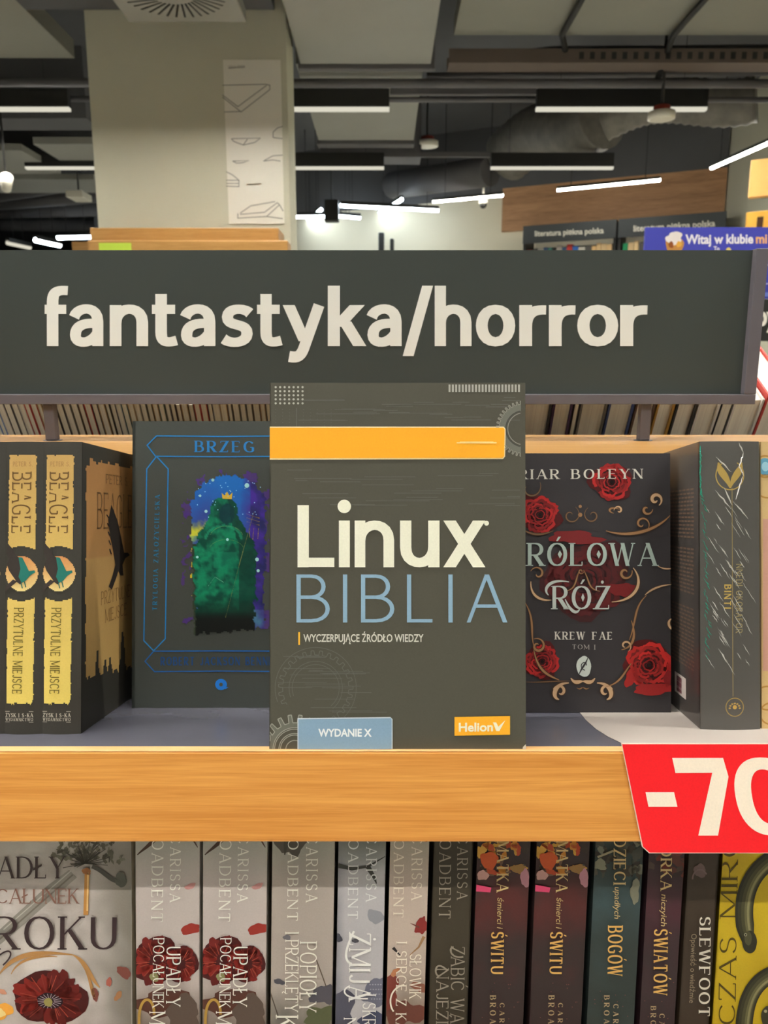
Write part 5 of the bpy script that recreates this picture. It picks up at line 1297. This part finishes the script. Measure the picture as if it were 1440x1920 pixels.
# face-out poppy cover at far left
def art_poppy_cover(A):
    def bg(x, y):
        n = fbm(x, y, .012, 3); c = mixc((216, 206, 200), (186, 184, 172), (1660-y)/110)  # upper part tinted greenish, painting in the shelf's shade
        c = mixc(c, (122, 116, 106), (x-150)/100 + .3*n); c = mixc(c, (236, 226, 216), .5*math.exp(-((x-70)/60)**2-((y-1800)/60)**2))
        return mixc(c, (150, 140, 130), .25+.5*n)
    back(A, -190, 246, bg, nx=60, ny=60)
    def z(x, y): return (x/2.769, 1540+y/2.769)
    A.poly([z(*p) for p in ((0, 560), (0, 640), (60, 590), (400, 290), (360, 250), (250, 330))], (150, 144, 134), 3)
    A.line([z(0, 610), z(380, 275)], 3, (120, 112, 102), 4); A.line([z(20, 560), z(370, 255)], 2, (190, 184, 174), 4)
    rnd = random.Random(5)
    for k in range(90):
        a = rnd.uniform(3.2, 6.4); r_ = rnd.uniform(5, 62); c = (155+r_*math.cos(a)*1.1+8, 1612+r_*math.sin(a)*.9)
        A.blob(c, rnd.uniform(3, 9), rnd.uniform(1.5, 4), mixc((70, 66, 54), (120, 116, 98), rnd.random()), 4+k % 3, 8, .3, rnd.uniform(0, 3), k)
    for k in range(40):
        a = rnd.uniform(2.6, 6.6); L = rnd.uniform(15, 50); A.line([(160, 1618), (160+L*math.cos(a), 1618+L*math.sin(a))], 1.4, (66, 60, 50), 7)
    A.line([z(*p) for p in bz((480, 230), (560, 260), (580, 330), (650, 300))], 8, (74, 70, 62), 7); A.blob(z(630, 300), 11, 14, (84, 84, 74), 8, 14, .1, seed=2)
    A.line([z(455, 250), z(452, 360), z(448, 482)], 9, (200, 140, 70), 8); A.line([z(460, 260), z(456, 460)], 3, (236, 196, 130), 9); A.blob(z(452, 255), 9, 6, (150, 96, 50), 9, 12, .2)
    ink = (62, 46, 44)
    A.text('UPADŁY', (-66, 1645), (124, 1645), (-66, 1604), ink, 12, 'up', thick=.13, thin=.05, serif=.05, gap=.12)
    A.text('POCAŁUNEK', (-52, 1692), (149, 1692), (-52, 1664), (140, 100, 86), 12, 'up', thick=.12, thin=.06, serif=.05, gap=.1)
    A.text('MROKU', (-82, 1778), (219, 1778), (-82, 1716), (60, 42, 44), 12, 'up', thick=.13, thin=.05, serif=.07, gap=.16)
    A.line([z(*p) for p in bz((0, 690), (60, 640), (90, 680), (20, 740))], 3, (60, 42, 44), 12)
    gold = (190, 140, 84)
    for pts, w in ((bz((0, 790), (60, 700), (160, 660), (380, 690)), 7), (bz((380, 690), (450, 720), (460, 800), (520, 860)), 7), (bz((60, 790), (100, 700), (220, 690), (300, 700)), 4), (bz((440, 760), (490, 850), (480, 930), (500, 900)), 5)):
        A.line([z(*p) for p in pts], w, gold, 6, lambda f: .3+math.sin(f*math.pi))
    poppy(A, 94, 1870, 70, 49, 31, 6)
    petal(A, 179, 1863, 12, (130, 70, 60), 4, 1.4, 6); petal(A, 205, 1840, 9, (176, 96, 80), 5, 1.8, 6); petal(A, 233, 1822, 16, (128, 70, 60), 6, .6, 6); petal(A, 222, 1866, 10, (170, 120, 80), 7, 2.2, 6)
    petal(A, 4, 1858, 9, (214, 150, 120), 8, .3, 6); A.blob((2, 1895), 22, 16, (250, 176, 70), 5, 16, .2, seed=9); A.blob((-2, 1898), 12, 9, (255, 226, 150), 6, 14, .2, seed=8)
x0, x1 = lower(-190, 247, 1740, .004)
book('poppy_paperback', 'pale paperback turned face out with a red poppy and dark title, lower left', 'book', 'poppy books on the lower shelf', LO + LB*.004 + SX*x0 + LC*.0001, SX, LB, LZv, x1-x0, .05, LH, (170, 164, 152), (60, 52, 44), front=art_poppy_cover)

def art_poppy_spine(A):
    back(A, 253, 377, lambda x, y: mixc(mixc((196, 184, 178), (160, 162, 148), (1650-y)/100), (120, 104, 92), (y-1830)/120 + .3*fbm(x, y, .02, 3)), nx=14)  # darker, greener top paints the shade under the rail
    thorn(A, [(304, 1552)] + bez((304, 1552), (290, 1580), (270, 1590), (258, 1602)), 12); thorn(A, [(344, 1556), (358, 1566), (371, 1588)], 9)
    petal(A, 357, 1661, 10, (196, 140, 136), 3, -.4); petal(A, 359, 1741, 19, (160, 50, 40), 4, -.2)
    poppy(A, 292, 1800, 44, 45, 40, 4, False); poppy(A, 340, 1806, 30, 36, 41, 6, False); A.blob((290, 1830), 9, 8, (150, 146, 100), 9, 12, .2)
    A.blob((305, 1880), 52, 24, (92, 54, 42), 3, 18, .3, seed=5); A.blob((345, 1900), 34, 30, (96, 80, 70), 4, 16, .3, seed=6)
    A.line(bz((262, 1920), (258, 1860), (290, 1860), (290, 1900)), 5, (190, 150, 70), 10)
    w = (246, 242, 230)
    author(A, 321, 341, 287, 309, 1688, 1725, (238, 236, 224))
    down(A, 'UPADŁY', 314, 341, 1771, 1883, w, thick=.13); down(A, 'POCAŁUNEK', 289, 310, 1755, 1885, w, thick=.12, gap=.1); down(A, 'MROKU', 282, 312, 1892, 2010, w, thick=.13)
p1, _, _ = lbook('poppy_spine_paperback', 'pale paperback spine with red poppies, the first right of the face-out poppy cover', 'poppy books on the lower shelf', 253, 376, (186, 178, 170), art_poppy_spine)
a, _ = lower(253, 376); b, _ = lower(378.5, 503)
dup(p1, (b-a, 0, 0), 'pale paperback spine with red poppies, the second right of the face-out poppy cover')
def art_ash(A):
    back(A, 505, 629, lambda x, y: mixc(mixc((178, 166, 156), (150, 152, 138), (1650-y)/100), (104, 100, 92), (y-1850)/90 + .3*fbm(x, y, .02, 3)), nx=14)  # top colour darkened for the rail's shade
    A.blob((545, 1575), 30, 30, (84, 78, 68), 3, 16, .4, seed=3); thorn(A, [(540, 1560), (536, 1585), (534, 1602)], 14, (70, 64, 54)); thorn(A, [(570, 1560), (580, 1566), (590, 1562)], 8)
    petal(A, 538, 1757, 8, (112, 108, 112), 6); petal(A, 524, 1840, 10, (84, 82, 90), 7, .3); A.line([(592, 1795), (612, 1850)], 2, (100, 84, 70), 4)
    A.blob((610, 1865), 24, 20, (88, 84, 92), 4, 16, .35, seed=8); A.blob((605, 1905), 34, 20, (92, 96, 66), 3, 16, .3, seed=9); A.line([(507, 1860), (522, 1905)], 2, (80, 70, 60), 4)
    w = (244, 240, 226); author(A, 575, 597, 541, 561, 1688, 1723, (232, 230, 216))
    down(A, 'POPIOŁY', 563, 595, 1762, 1893, w, thick=.11); down(A, 'I PRZEKLĘTY', 536, 561, 1744, 1893, w, thick=.11, gap=.1); down(A, 'KRÓL', 518, 560, 1900, 2010, w, thick=.12)
lbook('ash_paperback', 'grey-beige paperback spine with dark petals, right of the two poppy spines', 'pale paperbacks on the lower shelf', 507, 627, (160, 152, 142), art_ash)
def art_snake(A):
    back(A, 626, 726, lambda x, y: mixc(mixc((190, 186, 188), (120, 122, 114), (1640-y)/60), (112, 110, 120), (650-x)/40 + .2*fbm(x, y, .02, 3)), nx=14)  # shade of the rail above is put into the top colour
    thorn(A, [(634, 1622), (660, 1628), (690, 1624), (722, 1605)], 9, (64, 62, 56)); thorn(A, [(690, 1625), (702, 1645), (706, 1656)], 10, (64, 62, 56))
    petal(A, 704, 1718, 15, (150, 150, 156), 3, .4, 3, .9); petal(A, 632, 1757, 10, (70, 70, 80), 4, .5, 4, .8); petal(A, 667, 1763, 7, (78, 76, 84), 5)
    A.blob((706, 1860), 22, 30, (112, 112, 128), 3, 16, .3, .5, 4); A.blob((640, 1900), 26, 40, (84, 84, 98), 3, 16, .3, seed=5); A.blob((700, 1915), 30, 16, (72, 76, 100), 4, 14, .3, seed=6)
    for k in range(20): A.disc((694+5*(k % 5)+(k//5), 1845+9*(k//5)), 1.6, 1.4, (160, 160, 172), 5, 6)
    w = (244, 242, 236); author(A, 687, 707, 654, 673, 1687, 1720, (228, 228, 224))
    down(A, 'ŻMIJA', 655, 696, 1745, 1872, w, thick=.13); A.line(bz((664, 1742), (640, 1790), (650, 1800), (660, 1803)), 4, w, 20); A.line(bz((690, 1868), (640, 1870), (640, 1850), (655, 1845)), 3, w, 20)
    down(A, 'I SKRZYDŁA', 680, 705, 1860, 2000, w, thick=.12); down(A, 'NOCY', 645, 668, 1904, 1990, w, thick=.12)
lbook('snake_paperback', 'silver-lilac paperback spine with dark thorns, between the grey-beige and the narrow beige spine', 'pale paperbacks on the lower shelf', 630, 722, (150, 150, 156), art_snake)
def art_bird(A):
    back(A, 722, 806, lambda x, y: mixc(mixc((196, 178, 164), (166, 158, 140), (1645-y)/80), (120, 104, 90), (y-1820)/120 + .3*fbm(x, y, .02, 3)), nx=12)  # duller top colour stands for shade below the shelf
    petal(A, 793, 1567, 14, (150, 44, 40), 4, .2, 4, .8); A.blob((790, 1735), 10, 18, (140, 44, 40), 4, 14, .25, .3, 4); thorn(A, [(786, 1738), (776, 1733), (769, 1730)], 4, (110, 60, 50))
    thorn(A, [(795, 1755), (785, 1775), (768, 1790)], 6, (170, 130, 90)); thorn(A, [(737, 1776), (752, 1792)], 6, (44, 38, 38))
    petal(A, 741, 1822, 10, (196, 130, 90), 4, -.8); A.blob((730, 1860), 18, 30, (130, 60, 50), 3, 14, .3, seed=5); A.blob((760, 1900), 34, 24, (110, 62, 50), 3, 16, .3, seed=7); petal(A, 786, 1850, 16, (150, 96, 76), 8, .4)
    w = (240, 230, 212); author(A, 772, 792, 739, 758, 1684, 1717, (232, 222, 204))
    down(A, 'SŁOWIK', 768, 790, 1785, 1868, w, thick=.11); down(A, 'I SERCE Z KAMIENIA', 743, 763, 1762, 2010, w, thick=.12)
    A.line(bz((758, 1842), (728, 1848), (728, 1880), (738, 1892)), 3, w, 20)
lbook('bird_paperback', 'narrow beige paperback spine with red petals, left of the plain dark olive spine', 'pale paperbacks on the lower shelf', 726, 802, (172, 158, 144), art_bird)
def art_night(A):
    w = (150, 140, 124); author(A, 857, 877, 824, 846, 1683, 1719, w)
    down(A, 'ZABIĆ WAMPIRA', 845, 871, 1771, 2000, w, thick=.11); down(A, 'NAJEŹDŹCĘ', 818, 841, 1812, 1990, w, thick=.11)
    A.line(bz((868, 1790), (842, 1795), (840, 1770), (850, 1772)), 3, w, 20); A.line(bz((838, 1815), (812, 1790), (812, 1830), (825, 1825)), 3, w, 20)
lbook('night_paperback', 'plain dark olive paperback spine with grey lettering in the middle of the lower shelf', None, 807, 884, (66, 58, 44), art_night)
def flowers(A, cx, top, seed, cols):
    rnd = random.Random(seed)
    for k in range(46):
        x = cx+rnd.uniform(-48, 48); y = top+rnd.uniform(-20, 78)
        A.blob((x, y), rnd.uniform(4, 15), rnd.uniform(3, 10), rnd.choice(cols), 2+k % 4, 10, .3, rnd.uniform(0, 3), seed+k)
def dawn_art(A, dx, titles, cols, base, hot, stars=(120, 70, 66)):
    rnd = random.Random(int(dx)+3)
    c0 = 943+dx
    back(A, c0-56, c0+56, lambda x, y: mixc(base, hot, .8*math.exp(-((y-1700)/60)**2) + .35*fbm(x, y, .02, 3)), nx=12)
    flowers(A, c0+2, 1560, int(dx)+9, cols)
    for k in range(14): A.disc((c0+rnd.uniform(-40, 40), rnd.uniform(1840, 1920)), .9, .9, stars, 4, 6)
    g = (206, 176, 120); og = (226, 176, 96)
    for (s, b, c, y0, y1, kind) in titles:
        if kind == 'cap': down(A, s, b, c, y0, y1, g, thick=.16)
        elif kind == 'big': down(A, s, b, c, y0, y1, og, thick=.2, thin=.08)
        elif kind == 'it': A.text(s, (b, y0), (b-1, y1), (c, y0), g, 20, 'bf', shear=.3)
        else: down(A, s, b, c, y0, y1, (186, 160, 120), thick=.2, gap=.55)
warmc = [(196, 130, 50), (176, 70, 36), (110, 84, 66), (60, 48, 40), (150, 112, 60), (88, 60, 50), (200, 150, 60), (70, 66, 62)]
def art_dawn(A):
    dawn_art(A, 0, [('MATKA', 931, 953, 1574, 1669, 'cap'), ('śmierci i', 932, 943, 1679, 1736, 'it'), ('ŚWITU', 920, 944, 1743, 1822, 'big'), ('CARISSA', 936, 945, 1876, 1960, 'a'), ('BROADBENT', 918, 929, 1862, 1985, 'a')], warmc, (56, 43, 41), (92, 40, 38))
    A.poly([(891, 1657), (921, 1663), (919, 1672), (890, 1670)], (216, 70, 110), 7); A.blob((984, 1645), 9, 16, (186, 130, 140), 7, 12, .2)
    A.blob((917, 1612), 15, 18, (196, 84, 36), 7, 14, .2, seed=3); A.blob((905, 1640), 10, 10, (196, 150, 140), 7, 12, .2, seed=4)
d1, _, _ = lbook('dawn_paperback', 'maroon paperback spine with orange flowers and gold title, beside the dark olive spine', 'maroon flower paperbacks', 888, 990, (64, 46, 46), art_dawn)
a, _ = lower(888, 990); b, _ = lower(998, 1100)
dup(d1, (b-a, 0, 0), 'maroon paperback spine with orange flowers and gold title, beside the dark teal spine')
def art_gods(A):
    dawn_art(A, 210, [('DZIECI', 1149, 1172, 1568, 1655, 'cap'), ('upadłych', 1151, 1162, 1659, 1718, 'it'), ('BOGÓW', 1138, 1166, 1732, 1826, 'big'), ('CARISSA', 1148, 1158, 1878, 1960, 'a'), ('BROADBENT', 1131, 1141, 1862, 1985, 'a')],
             [(66, 58, 46), (84, 80, 66), (112, 112, 96), (54, 46, 38), (70, 70, 60)], (52, 60, 56), (62, 80, 82))
    A.blob((1190, 1670), 9, 22, (130, 128, 108), 7, 14, .25, seed=5); A.blob((1124, 1620), 14, 9, (128, 126, 104), 7, 14, .3, seed=6); A.line([(1120, 1606), (1150, 1594)], 4, (150, 140, 110), 7)
lbook('teal_paperback', 'dark teal paperback spine with gold title, just left of the red sale flap corner', None, 1107, 1200, (50, 60, 58), art_gods)
def art_worlds(A):
    dawn_art(A, 298, [('CÓRKA', 1237, 1258, 1560, 1666, 'cap'), ('niczyich', 1238, 1249, 1673, 1732, 'it'), ('ŚWIATÓW', 1224, 1250, 1738, 1862, 'big'), ('CARISSA', 1234, 1244, 1896, 1980, 'a'), ('BROADBENT', 1218, 1228, 1882, 2000, 'a')],
             [(90, 50, 40), (110, 50, 40), (60, 44, 40), (76, 60, 52)], (58, 44, 45), (78, 42, 50))
lbook('plum_paperback', 'dark plum paperback spine with gold title, below the red sale flap', None, 1207, 1277, (62, 42, 48), art_worlds)
def art_witch(A):
    A.blob((1312, 1632), 12, 12, (104, 84, 80), 3, 14, .2); A.line(arcpts(1312, 1648, 14, 18, 180, 330, 14), 3, (110, 90, 88), 4)
    down(A, 'SLEWFOOT', 1309, 1330, 1715, 1902, (222, 214, 196), thick=.17, thin=.07)
    A.text('Opowieść o wiedźmie', (1294, 1747), (1290, 1876), (1304, 1747), (150, 134, 110), 20, 'bf')
lbook('witch_paperback', 'dark brown paperback spine with white serif title, left of the yellow book', None, 1281, 1342, (64, 52, 40), art_witch)
def art_yellow(A):
    back(A, 1346, 1460, lambda x, y: mixc((214, 184, 36), (186, 156, 24), .5+.6*fbm(x, y, .01, 2)), nx=10, ny=30)
    ink = (84, 70, 18)
    A.text('CZAS', (1378, 1920), (1381, 1757), (1346, 1920), ink, 4, 'up', thick=.09, thin=.05, serif=.05, gap=.14)
    A.text('MIRO', (1381, 1720), (1384, 1560), (1349, 1720), ink, 4, 'up', thick=.09, thin=.05, serif=.05, gap=.14)
    def offs(p, d):
        o_ = []
        for i in range(len(p)):
            q0, q1 = p[max(0, i-1)], p[min(len(p)-1, i+1)]; l = math.hypot(q1[0]-q0[0], q1[1]-q0[1]) or 1
            o_.append((p[i][0]+(q1[1]-q0[1])/l*d, p[i][1]-(q1[0]-q0[0])/l*d))
        return o_
    def snake(p, w):
        for k, (f, c) in enumerate(((1.0, (44, 42, 28)), (.8, (58, 56, 36)), (.55, (76, 74, 48)), (.3, (104, 100, 66)), (.12, (140, 134, 92)))):
            A.line(offs(p, w*(1-f)*.22), w*f, c, 6+k, lambda t: 1.0 if t < .86 else 1.0-.35*(t-.86)/.14)
    s1 = bz((1470, 1598), (1392, 1630), (1385, 1700), (1402, 1764), n=26); snake(s1, 34)
    A.blob((1404, 1764), 14, 21, (48, 46, 30), 11, 22, .03); A.blob((1401, 1757), 7, 13, (78, 76, 50), 12, 16, .05); A.disc((1396, 1750), 3, 3, (150, 146, 120), 13); A.disc((1396, 1750), 1.5, 1.5, (20, 20, 16), 14)
    s2 = bz((1480, 1818), (1400, 1826), (1388, 1890), (1396, 1980), n=26); snake(s2, 32)
    A.blob((1438, 1905), 12, 20, (62, 60, 40), 7, 18, .05); A.disc((1434, 1894), 3, 3, (170, 166, 130), 9)
x0, x1 = lower(1346.5, 1760, 1740, .003)
book('yellow_paperback', 'yellow paperback turned face out with dark snakes, lower right corner', 'book', None, LO + LB*.003 + SX*x0 + LC*.0001, SX, LB, LZv, .118, .03, LH, (204, 172, 30), (90, 76, 20), front=art_yellow)
